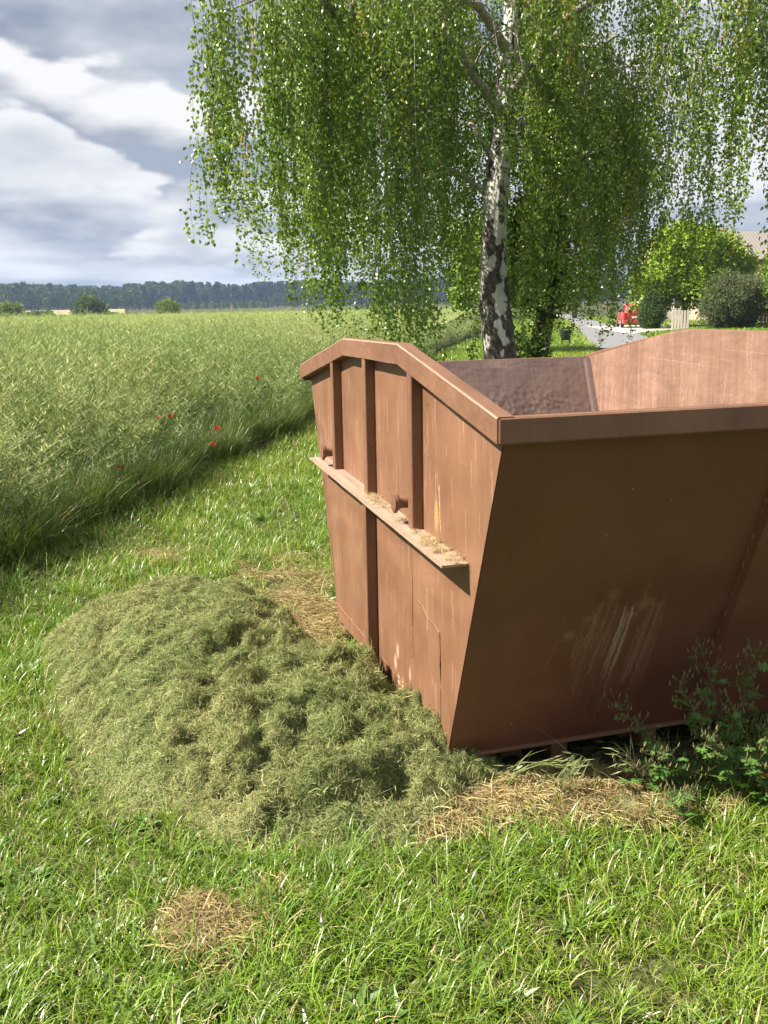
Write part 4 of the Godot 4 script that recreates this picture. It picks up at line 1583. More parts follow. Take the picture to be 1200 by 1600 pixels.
	for c in list:
		var top := Vector3(c[0], c[3], c[1])
		var best := Vector3.ZERO
		var near := 1e9
		for lp in limbs:
			for p in lp:
				var d: float = (p - top).length() + maxf(0.0, p.y - top.y) * 0.8
				if d < near:
					near = d
					best = p
		var bp := []
		var br := []
		var apex := best.lerp(top, 0.6) + UP * (0.25 + 0.14 * near)
		for s in 9:
			var w := s / 8.0
			bp.append(bez(best, apex, top, w) + Vector3(rnd(-1, 1), rnd(-1, 1), rnd(-1, 1)) * 0.02)
			br.append(lerpf(0.017, 0.006, w))
		# the bough's own drooping end runs down through the curtain
		var low: float = c[2]
		var deep: float = c[3] - low
		for s in 5:
			var w := (s + 1) / 5.0
			bp.append(top + Vector3(noise.get_noise_1d(boughs * 77.0 + s * 40.0) * 0.16, -deep * 0.75 * w, noise.get_noise_1d(boughs * 33.0 + s * 40.0) * 0.16))
			br.append(lerpf(0.0055, 0.002, w))
		var mbh := MB.new()
		mbh.tube(bp, br, 5)
		part("bough", mbh, limbm, t)
		boughs += 1
		# separate strings of twigs hang from the bough, each ending where it likes
		var strings := int(float(c[4]) * 34.0 * float(c[5])) + 2
		for n in strings:
			var a0 := rnd(0, TAU)
			var q0 := sqrt(rng.randf())
			var sx: float = c[0] + cos(a0) * q0 * c[4]
			var sz: float = c[1] + sin(a0) * q0 * c[4]
			var end: float = low - 0.05 + deep * 0.75 * pow(rng.randf(), 2.2)
			var y: float = c[3] + rnd(-0.35, 0.2)
			var swing := Vector2(rnd(-0.09, 0.09), rnd(-0.09, 0.09))
			while y > end + 0.35:
				var k := rng.randi() % (twigs.size() - 1)
				if rng.randf() < 0.025:
					k = twigs.size() - 1
				var s := minf(rnd(0.7, 1.1), (y - end) / 1.0)
				where[k].append(Transform3D(Basis(UP, rnd(0, TAU)).rotated(Vector3(rnd(-1, 1), 0, rnd(-1, 1)).normalized(), rnd(0, 0.07)).scaled(Vector3(rnd(0.75, 1.2), s, rnd(0.75, 1.2))), Vector3(sx, y, sz)))
				tint[k].append(Color(0.88, 0.96, 0.95).lerp(Color(1.2, 1.06, 0.9), rng.randf()))
				y -= rnd(0.50, 0.85) * s
				sx += swing.x + rnd(-0.03, 0.03)
				sz += swing.y + rnd(-0.03, 0.03)
	for k in twigs.size():
		scatter("crown", twigs[k], where[k], tint[k], t)



# ---------------------------------------------------------------- other trees and shrubs
func clump(leaves: int, r: float, size: float, c0: Color, c1: Color, droop := 0.0) -> ArrayMesh:
	var mb := MB.new()
	for k in leaves:
		var d := Vector3(rng.randfn(), rng.randfn(), rng.randfn()).normalized()
		var at := d * r * pow(rng.randf(), 0.5)
		var along := (d + Vector3(rnd(-1, 1), rnd(-1, 1) - droop, rnd(-1, 1)) * 0.9).normalized()
		var across := along.cross(Vector3(rnd(-1, 1), rnd(-1, 1), rnd(-1, 1)).normalized()).normalized()
		mb.col = c0.lerp(c1, rng.randf()) * rnd(0.8, 1.2)
		mb.col.a = 1.0
		mb.leaf(at, along, across, size * rnd(0.7, 1.2), size * rnd(0.5, 0.8), rnd(0.05, 0.25))
	return mb.mesh(mats["leaf"])


# lobes: [offset, radius x, radius y] of the crown above the root
func broad_tree(called: String, label: String, category: String, at: Vector3, lobes: Array, trunk_h: float, trunk_r: float, clumps: Array, amount: int, group := "", lean := Vector3.ZERO, barkm: Material = null) -> Node3D:
	var t := thing(called, label, category, Vector3(at.x, land(at.x, at.z), at.z), 0.0, group)
	var bm: Material = barkm if barkm else mats["bark"]
	var mb := MB.new()
	var head := Vector3(0, trunk_h, 0) + lean
	mb.tube([Vector3(0, -0.1, 0), head * 0.4 + Vector3(rnd(-0.05, 0.05), 0, rnd(-0.05, 0.05)), head], [trunk_r * 1.25, trunk_r, trunk_r * 0.7], 9)
	part("trunk", mb, bm, t)
	for l in lobes:
		var lm := MB.new()
		var to: Vector3 = l[0]
		lm.tube([head * 0.8, head.lerp(to, 0.5) + Vector3(rnd(-0.15, 0.15), 0.1, rnd(-0.15, 0.15)), to], [trunk_r * 0.55, trunk_r * 0.3, trunk_r * 0.1], 6)
		part("limb", lm, bm, t)
	var where := []
	var tint := []
	for k in clumps.size():
		where.append([]); tint.append([])
	var total := 0.0
	for l in lobes:
		total += l[1] * l[1] * l[2]
	for l in lobes:
		for i in int(amount * l[1] * l[1] * l[2] / total):
			var d := Vector3(rng.randfn(), rng.randfn(), rng.randfn()).normalized()
			var bump: float = 1.0 + 0.35 * noise.get_noise_3d(d.x * 130.0 + l[0].x * 50.0, d.y * 130.0, d.z * 130.0 + at.x * 9.0)
			var q: Vector3 = d * pow(rng.randf(), 0.36) * bump
			var p: Vector3 = l[0] + Vector3(q.x * l[1], q.y * l[2], q.z * l[1])
			if p.y < 0.05:
				continue
			var k := rng.randi() % clumps.size()
			where[k].append(Transform3D(Basis(Vector3(rnd(-1, 1), rnd(-1, 1), rnd(-1, 1)).normalized(), rnd(0, TAU)).scaled(Vector3.ONE * rnd(0.7, 1.3)), p))
			tint[k].append(Color(1, 1, 1).lerp(Color(1.2, 1.1, 0.85), rng.randf()))
	for k in clumps.size():
		scatter("crown", clumps[k], where[k], tint[k], t)
	return t


func make_background_trees() -> void:
	var bark := material("bark", Color.WHITE, 0.9)
	bark.albedo_texture = ntex(0.04, 4, [[0.0, lin(0.03, 0.024, 0.018)], [1.0, lin(0.14, 0.11, 0.085)]], 256, 91)
	bark.uv1_triplanar = true
	bark.uv1_scale = Vector3(2, 2, 2)
	var lime := []
	var dark := []
	var grey := []
	var bright := []
	for k in 3:
		lime.append(clump(34, 0.42, 0.22, Color(0.16, 0.27, 0.025), Color(0.26, 0.37, 0.04)))
		dark.append(clump(34, 0.22, 0.10, Color(0.035, 0.075, 0.022), Color(0.075, 0.125, 0.035)))
		grey.append(clump(36, 0.26, 0.11, Color(0.075, 0.115, 0.05), Color(0.14, 0.16, 0.08)))
		bright.append(clump(36, 0.36, 0.17, Color(0.13, 0.23, 0.03), Color(0.21, 0.31, 0.045)))
	broad_tree("lime_tree", "yellow green bushy tree in front of the red roofed house", "tree", Vector3(19.3, 0, -62.0), [[Vector3(0, 4.4, 0), 2.2, 2.1], [Vector3(-1.9, 3.1, 0.4), 1.5, 1.5], [Vector3(2.1, 3.7, -0.2), 1.9, 2.0], [Vector3(-2.2, 2.0, 0.2), 1.1, 1.1], [Vector3(0.9, 2.6, 0.9), 1.7, 1.5]], 1.9, 0.16, lime, 1300)
	broad_tree("lilac_shrub", "dull grey green round shrub by the green gate", "shrub", Vector3(20.3, 0, -56.6), [[Vector3(0, 1.7, 0), 1.7, 1.6], [Vector3(-0.9, 1.1, 0.3), 1.1, 1.1], [Vector3(1.0, 1.3, 0.2), 1.2, 1.2]], 0.6, 0.07, grey, 1100)
	broad_tree("garden_tree", "light green leafy tree at the right edge before the grey roof", "tree", Vector3(23.6, 0, -56.0), [[Vector3(0, 3.3, 0), 1.7, 1.7], [Vector3(-0.6, 2.0, 0.4), 1.3, 1.2], [Vector3(0.6, 1.2, 0.3), 1.4, 1.1], [Vector3(2.2, 3.0, 0), 1.6, 1.8]], 1.4, 0.12, bright, 1000)
	broad_tree("thuja_shrub", "dark green conical shrub hiding half of the red car", "shrub", Vector3(16.65, 0, -60.2), [[Vector3(0, 0.8, 0), 0.75, 0.9], [Vector3(0.05, 1.5, 0), 0.5, 0.75]], 0.5, 0.05, dark, 620)
	broad_tree("elder_bush", "dark leafy bush with leaning brown stem right of the birch trunk", "shrub", Vector3(2.12, 0, -13.6), [[Vector3(0.16, 1.9, 0), 0.28, 0.5], [Vector3(-0.10, 0.9, 0.2), 0.22, 0.40], [Vector3(0.08, 2.6, -0.1), 0.36, 0.5]], 1.7, 0.13, [clump(30, 0.16, 0.07, Color(0.05, 0.10, 0.022), Color(0.10, 0.16, 0.035)), clump(30, 0.16, 0.07, Color(0.04, 0.08, 0.02), Color(0.08, 0.14, 0.03))], 260, "", Vector3(0.24, 0, 0))
	broad_tree("roadside_tree", "round dark tree across the verge behind the birch curtain", "tree", Vector3(3.9, 0, -33.5), [[Vector3(0, 3.4, 0), 1.6, 1.5], [Vector3(-0.6, 2.4, 0.3), 1.1, 1.0], [Vector3(0.8, 2.5, 0), 1.1, 1.0]], 1.8, 0.12, bright, 360)
	# trees along the road's far end
	for k in [[17.5, -122.0, 6.5, "distant dark tree left of where the road ends"], [25.5, -128.0, 7.5, "distant dark tree right of where the road ends"], [34.0, -118.0, 8.0, "distant tall tree behind the red roofed house"]]:
		broad_tree("distant_tree", k[3], "tree", Vector3(k[0], 0, k[1]), [[Vector3(0, k[2] * 0.6, 0), 2.6, k[2] * 0.4], [Vector3(-1.6, k[2] * 0.4, 0), 1.8, 1.9], [Vector3(1.7, k[2] * 0.42, 0), 1.9, 1.9]], 2.0, 0.2, [bright[0], dark[0]], 330, "trees at the end of the road")
	# trees standing out of the hedge beyond the crop
	var far_dark := [clump(40, 0.9, 0.45, Color(0.05, 0.09, 0.025), Color(0.10, 0.15, 0.04))]
	var far_pale := [clump(40, 0.9, 0.45, Color(0.10, 0.17, 0.03), Color(0.19, 0.25, 0.05))]
	for k in [[-71.0, -240.0, 6.3, 3.6, 0, "broad dark green tree rising from the hedge beyond the crop"], [-51.5, -238.0, 4.8, 2.3, 1, "small pale green tree standing alone beyond the crop"], [-91.5, -242.0, 4.6, 2.6, 1, "low pale green tree at the left end of the hedge"]]:
		broad_tree("field_tree", k[5], "tree", Vector3(k[0], 0, k[1]), [[Vector3(0, k[2] * 0.62, 0), k[3], k[2] * 0.40], [Vector3(-k[3] * 0.6, k[2] * 0.42, 0), k[3] * 0.6, k[2] * 0.28], [Vector3(k[3] * 0.65, k[2] * 0.45, 0), k[3] * 0.6, k[2] * 0.3]], 1.6, 0.2, far_dark if k[4] == 0 else far_pale, 190, "trees beyond the crop")
	# the hedge itself reads as one mass
	var hedge := thing("hedge", "low mixed green hedge along the far edge of the crop", "hedge")
	hedge.set_meta("kind", "stuff")
	for pick in 2:
		var wh := []
		var th := []
		for i in 1500:
			var x := rnd(-150.0, -52.0)
			var z := -236.0 + rnd(-5, 5) - (x + 52.0) * 0.06
			var tall: float = 0.9 + 1.0 * noise.get_noise_1d(x * 8.0) + (1.0 if x < -80 else 0.0) - 0.7 * smooth01(-66, -52, x)
			wh.append(Transform3D(Basis(UP, rnd(0, TAU)).scaled(Vector3.ONE * rnd(0.7, 1.2)), Vector3(x, land(x, z) + 0.3 + rng.randf() * tall, z)))
			th.append(Color(0.8, 0.9, 0.9).lerp(Color(1.2, 1.1, 0.9), rng.randf()))
		scatter("bushes", far_dark[0] if pick == 0 else far_pale[0], wh, th, hedge)
	make_forest()


func make_forest() -> void:
	var forest := thing("forest", "dark wooded ridge along the horizon beyond the fields", "forest")
	forest.set_meta("kind", "stuff")
	var kinds := []
	for k in 5:
		var mb := MB.new()
		var tall := 18.0
		var conifer := k < 2
		mb.col = Color(0.06, 0.045, 0.035)
		mb.tube([Vector3.ZERO, Vector3(0, tall * 0.8, 0)], [0.3, 0.1], 5, false)
		for i in 420:
			var y := pow(rng.randf(), 0.8)
			var a := rnd(0, TAU)
			var r := (1.0 - y) * 3.2 + 0.15 if conifer else sqrt(maxf(0.0, 1.0 - pow((y - 0.42) / 0.60, 2))) * 4.2
			r *= (0.55 + 0.45 * sqrt(rng.randf())) * (1.0 + 0.3 * sin(a * 3.0 + y * 9.0 + k))
			var p := Vector3(cos(a) * r, tall * (0.16 + 0.84 * y if conifer else 0.24 + 0.76 * y), sin(a) * r)
			var along := Vector3(cos(a), rnd(-0.7, 0.5), sin(a)).normalized()
			var across := along.cross(Vector3(rnd(-1, 1), rnd(-1, 1), rnd(-1, 1)).normalized()).normalized()
			mb.col = (Color(0.026, 0.055, 0.026) if conifer else Color(0.045, 0.085, 0.026)) * rnd(0.7, 1.4)
			mb.col.a = 1.0
			mb.leaf(p, along, across, rnd(1.0, 2.0), rnd(0.8, 1.6), 0.2)
		kinds.append(mb.mesh(mats["leaf"]))
	var young := MB.new()
	for i in 300:
		var y := rng.randf()
		var a := rnd(0, TAU)
		var r := (1.05 - y) * 1.6
		young.col = Color(0.13, 0.20, 0.05) * rnd(0.8, 1.3)
		young.col.a = 1.0
		var along := Vector3(cos(a), rnd(-0.2, 0.8), sin(a)).normalized()
		young.leaf(Vector3(cos(a) * r, 0.3 + y * 4.0, sin(a) * r), along, along.cross(UP).normalized(), 0.9, 0.7)
	kinds.append(young.mesh(mats["leaf"]))
	var where := []
	var tint := []
	for k in kinds.size():
		where.append([]); tint.append([])
	for row in 22:
		var d := 690.0 + row * 24.0
		var a := -0.78
		while a < 0.62:
			a += (5.0 + rng.randf() * 4.5) / d
			var dd := d + rnd(-11, 11)
			var x := sin(a) * dd
			var z := -cos(a) * dd
			# a young plantation in a bay of the wood
			var bay := Vector2((a + 0.165) / 0.055, (dd - 720.0) / 62.0).length()
			var k: int
			var s: float
			if bay < 1.0:
				k = 5
				s = rnd(0.8, 1.3)
			else:
				var mix := noise.get_noise_2d(x * 0.6, z * 0.6) + (0.18 if a > -0.2 else -0.12)
				k = rng.randi() % 2 if mix + rnd(-0.2, 0.2) > 0.0 else 2 + rng.randi() % 3
				s = rnd(0.58, 1.12) * (0.80 + 0.25 * smooth01(690, 860, dd)) * (1.0 + 0.28 * noise.get_noise_1d(a * 700.0))
				if bay < 1.5 and dd < 800.0:
					s *= 0.6
			where[k].append(Transform3D(Basis(UP, rnd(0, TAU)).scaled(Vector3(s * 1.15, s, s * 1.15)), Vector3(x, land(x, z) - 0.4, z)))
			tint[k].append(Color(0.8, 0.9, 0.95).lerp(Color(1.3, 1.15, 0.95), rng.randf()))
	for k in kinds.size():
		scatter("trees", kinds[k], where[k], tint[k], forest)


# ---------------------------------------------------------------- weeds by the skip
func palmate(size: float) -> ArrayMesh:
	var mb := MB.new()
	for k in 7:
		var a := (k - 3) * 0.72
		var d := Vector3(sin(a), 0, cos(a))
		var L := size * (1.0 - 0.10 * absf(k - 3))
		var side := d.cross(UP)
		mb.col = Color(0.105, 0.205, 0.048) * rnd(0.85, 1.2)
		mb.col.a = 1.0
		for w in [-0.32, 0.0, 0.32]:
			var dd: Vector3 = (d + side * w).normalized()
			mb.leaf(Vector3.ZERO if w == 0.0 else d * L * 0.35, dd, dd.cross(UP), L * (1.0 if w == 0.0 else 0.5), L * (0.36 if w == 0.0 else 0.2), 0.12)
	return mb.mesh(mats["leaf"])


func make_weeds() -> void:
	var at := Vector3(1.17, 0, -2.99)
	var t := thing("cranesbill_plant", "sprawling cranesbill weed with lobed leaves in front of the skip's sloping end", "plant", at)
	var leaves := []
	for k in 4:
		leaves.append(palmate(rnd(0.034, 0.050)))
	var seeds := MB.new()
	seeds.col = Color(0.16, 0.19, 0.08)
	var stems := [[-0.40, 0.33, 0.02], [-0.22, 0.42, 0.06], [-0.12, 0.50, -0.02], [0.02, 0.52, 0.04], [0.12, 0.42, 0.10], [0.26, 0.40, 0.02], [-0.30, 0.20, 0.10], [-0.15, 0.28, 0.16], [0.05, 0.30, 0.2], [0.2, 0.26, 0.18], [0.34, 0.30, 0.08], [-0.38, 0.12, 0.05], [0.1, 0.16, 0.22], [-0.05, 0.36, 0.12], [0.30, 0.18, 0.18], [-0.26, 0.08, 0.2], [0.44, 0.36, -0.05], [0.5, 0.22, 0.06]]
	for s in stems:
		var mb := MB.new()
		mb.col = Color(0.17, 0.15, 0.06).lerp(Color(0.10, 0.16, 0.05), rng.randf())
		var root := Vector3(s[0] * 0.25 + rnd(-0.04, 0.04), -0.01, s[2] * 0.3)
		var tip := Vector3(s[0], s[1], s[2])
		var mid := root.lerp(tip, 0.5) + Vector3(rnd(-0.05, 0.05), 0.06, rnd(-0.03, 0.03))
		var pts := []
		var rr := []
		for i in 9:
			pts.append(bez(root, mid, tip, i / 8.0))
			rr.append(lerpf(0.0028, 0.0012, i / 8.0))
		mb.tube(pts, rr, 5)
		part("stem", mb, mats["leaf"], t)
		for i in range(2, 9):
			var p: Vector3 = pts[i]
			for twice in (3 if i > 4 else 2):
				var o := part("leaf", leaves[rng.randi() % 4], null, t)
				o.material_override = null
				var sc := rnd(0.7, 1.25) * (1.0 if i < 6 else 0.6)
				o.transform = Transform3D((Basis(UP, rnd(0, TAU)) * Basis(Vector3.RIGHT, rnd(-0.2, 0.9))).scaled(Vector3.ONE * sc), p + Vector3(rnd(-0.045, 0.045), rnd(-0.03, 0.03), rnd(-0.03, 0.045)))
			if i > 3:
				for k in 11:
					var q := p + Vector3(rnd(-0.05, 0.05), rnd(-0.02, 0.06), rnd(-0.04, 0.04))
					seeds.col = Color(0.16, 0.19, 0.08).lerp(Color(0.26, 0.20, 0.10), rng.randf())
					seeds.tube([p, q], [0.0006, 0.0006], 3, false)
					var up := Vector3(rnd(-0.4, 0.4), 1, rnd(-0.4, 0.4)).normalized()
					seeds.tube([q, q + up * 0.005, q + up * 0.017], [0.0024, 0.0028, 0.0003], 4, false)
	part("seed_heads", seeds, mats["leaf"], t).set_meta("kind", "stuff")
	var red := MB.new()
	red.col = Color(0.30, 0.075, 0.025)
	red.leaf(Vector3(0, 0.16, 0.18), Vector3(0.9, 0.1, 0.1).normalized(), Vector3(0, 0.8, 0.6), 0.05, 0.04, 0.2)
	part("withered_leaf", red, mats["leaf"], t, "reddish withered leaf")

	# wild grasses leaning out from under the skip
	for g in [[0.70, -2.98, -1.0, 6, 0.46, "arching green wild grass with drooping head under the skip's edge"], [0.38, -3.0, 0.6, 5, 0.36, "thin wild grass with seed panicles at the skip's near corner"], [0.56, -2.94, 0.2, 5, 0.30, "upright green grass clump between the arching grass and the heap"], [0.84, -2.86, -0.4, 6, 0.34, "tall sunlit grass blades before the cranesbill"]]:
		var p := thing("wild_grass", g[5], "grass", Vector3(g[0], 0, g[1]), 0.0, "wild grasses by the skip")
		for k in g[3]:
			var lean: float = g[2] * rnd(0.3, 1.0)
			var L: float = g[4] * rnd(0.6, 1.0)
			var d := Vector3(lean, 0, rnd(-0.2, 0.5)).normalized() * (1.0 if absf(lean) > 0.1 else 0.5)
			var pts := []
			var ws := []
			var q := Vector3(rnd(-0.03, 0.03), -0.01, rnd(-0.03, 0.03))
			var tilt := 0.05
			for i in 8:
				pts.append(q)
				ws.append(0.0032 * (1.0 - pow(i / 7.0, 2.0)) + 0.0003)
				tilt += rnd(0.10, 0.32) * (0.5 + absf(lean))
				q += (UP * cos(tilt) + d * sin(tilt)) * L / 7.0
			var mb := MB.new()
			var c := Color(0.12, 0.20, 0.05).lerp(Color(0.33, 0.34, 0.16), rng.randf() * 0.7)
			mb.col = c
			mb.ribbon(pts, ws, d.cross(UP).normalized())
			part("blade", mb, mats["grass"], p)
			if k < 2:
				var sp := MB.new()
				sp.col = Color(0.24, 0.28, 0.12)
				for i in 16:
					var w := rnd(4.0, 7.0)
					var s0: Vector3 = pts[int(w)].lerp(pts[mini(int(w) + 1, 7)], w - int(w))
					var dir := (d * rnd(0.4, 1.0) + Vector3(rnd(-0.5, 0.5), rnd(-0.9, 0.4), rnd(-0.5, 0.5))).normalized()
					var s1 := s0 + dir * rnd(0.015, 0.05)
					sp.ribbon([s0, s1], [0.0004, 0.0004], dir.cross(UP).normalized())
					sp.ribbon([s1, s1 + dir * 0.012, s1 + dir * 0.038], [0.0006, 0.0024, 0.0003], dir.cross(Vector3(0.3, 0.8, 0.4)).normalized())
				part("panicle", sp, mats["grass"], p)


# ---------------------------------------------------------------- village
func house(called: String, label: String, at: Vector3, size: Vector3, eave: float, wallm: Material, roofm: Material, pitch_along: bool) -> Node3D:
	# ridge along x; at is the front left corner of the walls, size = (length, ridge height, depth)
	var t := thing(called, label, "house", at)
	var L := size.x
	var R := size.y
	var D := size.z
	var w := MB.new()
	w.hexa([Vector3(0, -0.5, 0), Vector3(L, -0.5, 0), Vector3(L, -0.5, -D), Vector3(0, -0.5, -D), Vector3(0, eave, 0), Vector3(L, eave, 0), Vector3(L, eave, -D), Vector3(0, eave, -D)])
	w.tri(Vector3(0, eave, -D), Vector3(0, eave, 0), Vector3(0, R - 0.12, -D / 2))
	w.tri(Vector3(L, eave, 0), Vector3(L, eave, -D), Vector3(L, R - 0.12, -D / 2))
	part("wall", w, wallm, t)
	# corrugated sheets down both slopes
	for s in 2:
		var mb := MB.new()
		var n := int(L / 0.09)
		var o := 0.45
		for i in n:
			var xa := lerpf(-o, L + o, float(i) / n)
			var xb := lerpf(-o, L + o, float(i + 1) / n)
			var la := 0.028 if i % 3 == 0 else 0.0
			var lb := 0.028 if (i + 1) % 3 == 0 else 0.0
			var drop := (R - eave) / (D / 2) * o
			var e0 := Vector3(xa, eave - drop + la, o)
			var e1 := Vector3(xb, eave - drop + lb, o)
			var r0 := Vector3(xa, R + la, -D / 2)
			var r1 := Vector3(xb, R + lb, -D / 2)
			if s == 1:
				for q in 1:
					e0.z = -D - o; e1.z = -D - o
				mb.quad(e1, e0, r0, r1)
			else:
				mb.quad(e0, e1, r1, r0)
		var roof := part("roof", mb, roofm, t)
		if s == 0:
			var g := MB.new()
			g.tube([Vector3(-o, eave - (R - eave) / (D / 2) * o - 0.03, o + 0.05), Vector3(L + o, eave - (R - eave) / (D / 2) * o - 0.03, o + 0.05)], [0.07, 0.07], 8)
			part("gutter", g, mats["dark metal"], roof)
			var c := MB.new()
			c.box(Vector3(L * 0.62, R - 0.6, -D / 2 - 0.3), Vector3(L * 0.62 + 0.55, R + 0.9, -D / 2 + 0.25), 0.02)
			part("chimney", c, mats["brick"], roof)
	# windows on the front and on the left gable
	var spots := []
	for k in int(L / 2.8):
		spots.append([Vector3(1.2 + k * 2.8, 1.0, 0), 0.0])
		if eave > 4.0:
			spots.append([Vector3(1.2 + k * 2.8, 3.2, 0), 0.0])
	spots.append([Vector3(0, 1.1, -D * 0.35), -PI / 2])
	spots.append([Vector3(0, eave - 0.5, -D * 0.55), -PI / 2])
	for s in spots:
		var f := MB.new()
		for b in [[-0.06, 0.0, 1.21, 0.07], [-0.06, 1.23, 1.21, 0.07]]:
			f.box(Vector3(b[0], b[1], -0.05), Vector3(b[0] + b[2], b[1] + b[3], 0.05))
		for x in [-0.06, 0.54, 1.08]:
			f.box(Vector3(x, 0.07, -0.05), Vector3(x + 0.07, 1.23, 0.045))
		var win := part("window", f, mats["white paint"], t)
		win.transform = Transform3D(Basis(UP, s[1]), s[0])
		for x in [0.01, 0.61]:
			var g := MB.new()
			g.quad(Vector3(x, 0.07, 0.015), Vector3(x + 0.53 if x < 0.1 else x + 0.47, 0.07, 0.015), Vector3(x + 0.53 if x < 0.1 else x + 0.47, 1.23, 0.015), Vector3(x, 1.23, 0.015))
			part("pane", g, mats["window glass"], win)
	return t


func make_village() -> void:
	material("dark metal", lin(0.05, 0.045, 0.04), 0.5)
	material("white paint", lin(0.72, 0.71, 0.68), 0.5)
	material("window glass", lin(0.03, 0.035, 0.04), 0.08)
	var brick := material("brick", Color.WHITE, 0.9)
	brick.albedo_texture = ntex(0.08, 3, [[0.0, lin(0.22, 0.075, 0.04)], [1.0, lin(0.38, 0.14, 0.08)]], 128, 95)
	brick.uv1_triplanar = true
	var render_white := material("white render", Color.WHITE, 0.9)
	render_white.albedo_texture = ntex(0.03, 4, [[0.0, lin(0.58, 0.55, 0.50)], [1.0, lin(0.76, 0.74, 0.69)]], 256, 96)
	render_white.uv1_triplanar = true
	var render_tan := material("tan render", Color.WHITE, 0.9)
	render_tan.albedo_texture = ntex(0.03, 4, [[0.0, lin(0.34, 0.25, 0.17)], [1.0, lin(0.48, 0.37, 0.26)]], 256, 97)
	render_tan.uv1_triplanar = true
	var roof_grey := material("grey brown roof", Color.WHITE, 0.8)
	roof_grey.albedo_texture = ntex(0.04, 4, [[0.0, lin(0.12, 0.105, 0.095)], [1.0, lin(0.25, 0.22, 0.20)]], 256, 98)
	roof_grey.uv1_triplanar = true
	var roof_red := material("weathered red roof", Color.WHITE, 0.85)
	roof_red.albedo_texture = ntex(0.04, 4, [[0.0, lin(0.17, 0.085, 0.06)], [1.0, lin(0.36, 0.19, 0.13)]], 256, 99)
	roof_red.uv1_triplanar = true
	house("grey_roofed_house", "tan house with corrugated grey roof at the right edge", Vector3(26.2, 0, -76.0), Vector3(13.0, 7.1, 9.0), 4.9, render_tan, roof_grey, true)
	house("red_roofed_house", "white house with weathered red roof glimpsed behind the yellow green tree", Vector3(24.0, 0, -84.0), Vector3(10.0, 7.0, 8.5), 4.3, render_white, roof_red, true)

	# picket fence left of the shrub
	var pale := material("weathered boards", Color.WHITE, 0.9)
	pale.albedo_texture = ntex(0.05, 4, [[0.0, lin(0.30, 0.27, 0.23)], [1.0, lin(0.60, 0.56, 0.50)]], 256, 101)
	pale.uv1_triplanar = true
	var brown := material("brown boards", Color.WHITE, 0.9)
	brown.albedo_texture = ntex(0.05, 4, [[0.0, lin(0.20, 0.13, 0.07)], [1.0, lin(0.40, 0.28, 0.17)]], 256, 102)
	brown.uv1_triplanar = true
	for f in [["picket_fence", "pale grey board fence beside the dark conical shrub", Vector3(17.45, 0, -58.6), 0.55, 6, pale, 1.15], ["board_fence", "brown board fence right of the green gate", Vector3(21.75, 0, -55.9), 0.30, 10, brown, 1.15]]:
		var t := thing(f[0], f[1], "fence", Vector3(f[2].x, land(f[2].x, f[2].z), f[2].z), f[3] * -0.4)
		for k in f[4]:
			var mb := MB.new()
			var tall: float = f[6] + rnd(-0.05, 0.05)
			mb.box(Vector3(k * 0.175, 0.05, -0.012), Vector3(k * 0.175 + 0.13, tall, 0.012), 0.004)
			part("plank", mb, f[5], t)
		for y in [0.3, 0.9]:
			var mb := MB.new()
			mb.box(Vector3(-0.1, y, -0.06), Vector3(f[4] * 0.175 + 0.05, y + 0.08, -0.014), 0.004)
			part("rail", mb, f[5], t)
	var green := material("green gate paint", lin(0.03, 0.17, 0.09), 0.55)
	var gate := thing("metal_gate", "green sheet metal gate between the shrub and the brown fence", "gate", Vector3(21.05, 0, -56.2))
	for k in 4:
		var mb := MB.new()
		mb.box(Vector3(k * 0.14, 0.08, -0.012), Vector3(k * 0.14 + 0.125, 1.22, 0.012), 0.004)
		part("panel", mb, green, gate)
	var gf := MB.new()
	gf.box(Vector3(-0.03, 0.1, -0.05), Vector3(0.58, 0.16, -0.014))
	gf.box(Vector3(-0.03, 1.1, -0.05), Vector3(0.58, 1.16, -0.014))
	part("frame", gf, green, gate)
	var post := thing("gatepost", "brick red gatepost beside the green gate", "post", Vector3(20.85, 0, -56.2))
	var pm := MB.new()
	pm.box(Vector3(-0.12, -0.1, -0.12), Vector3(0.12, 1.30, 0.12), 0.01)
	part("pillar", pm, brick, post)
	pm = MB.new()
	pm.hexa([Vector3(-0.16, 1.30, 0.16), Vector3(0.16, 1.30, 0.16), Vector3(0.16, 1.30, -0.16), Vector3(-0.16, 1.30, -0.16), Vector3(-0.02, 1.44, 0.02), Vector3(0.02, 1.44, 0.02), Vector3(0.02, 1.44, -0.02), Vector3(-0.02, 1.44, -0.02)])
	part("cap", pm, brick, post)
	make_car()
	make_bin()


func make_bin() -> void:
	var t := thing("litter_bin", "small dark green litter bin on two posts left of the road", "bin", Vector3(7.25, land(7.25, -38.2), -38.2), 0.3)
	var m := material("dark green plastic", lin(0.014, 0.026, 0.018), 0.5)
	var mb := MB.new()
	mb.hexa([Vector3(-0.13, 0.24, 0.12), Vector3(0.13, 0.24, 0.12), Vector3(0.13, 0.24, -0.12), Vector3(-0.13, 0.24, -0.12), Vector3(-0.18, 0.62, 0.16), Vector3(0.18, 0.62, 0.16), Vector3(0.18, 0.62, -0.16), Vector3(-0.18, 0.62, -0.16)])
	part("body", mb, m, t)
	mb = MB.new()
	mb.box(Vector3(-0.20, 0.66, -0.18), Vector3(0.20, 0.70, 0.18), 0.015)
	part("lid", mb, m, t)
	for s in [-1, 1]:
		mb = MB.new()
		mb.box(Vector3(s * 0.16 - 0.02, -0.1, -0.02), Vector3(s * 0.16 + 0.02, 0.66, 0.02), 0.004)
		part("post", mb, m, t)


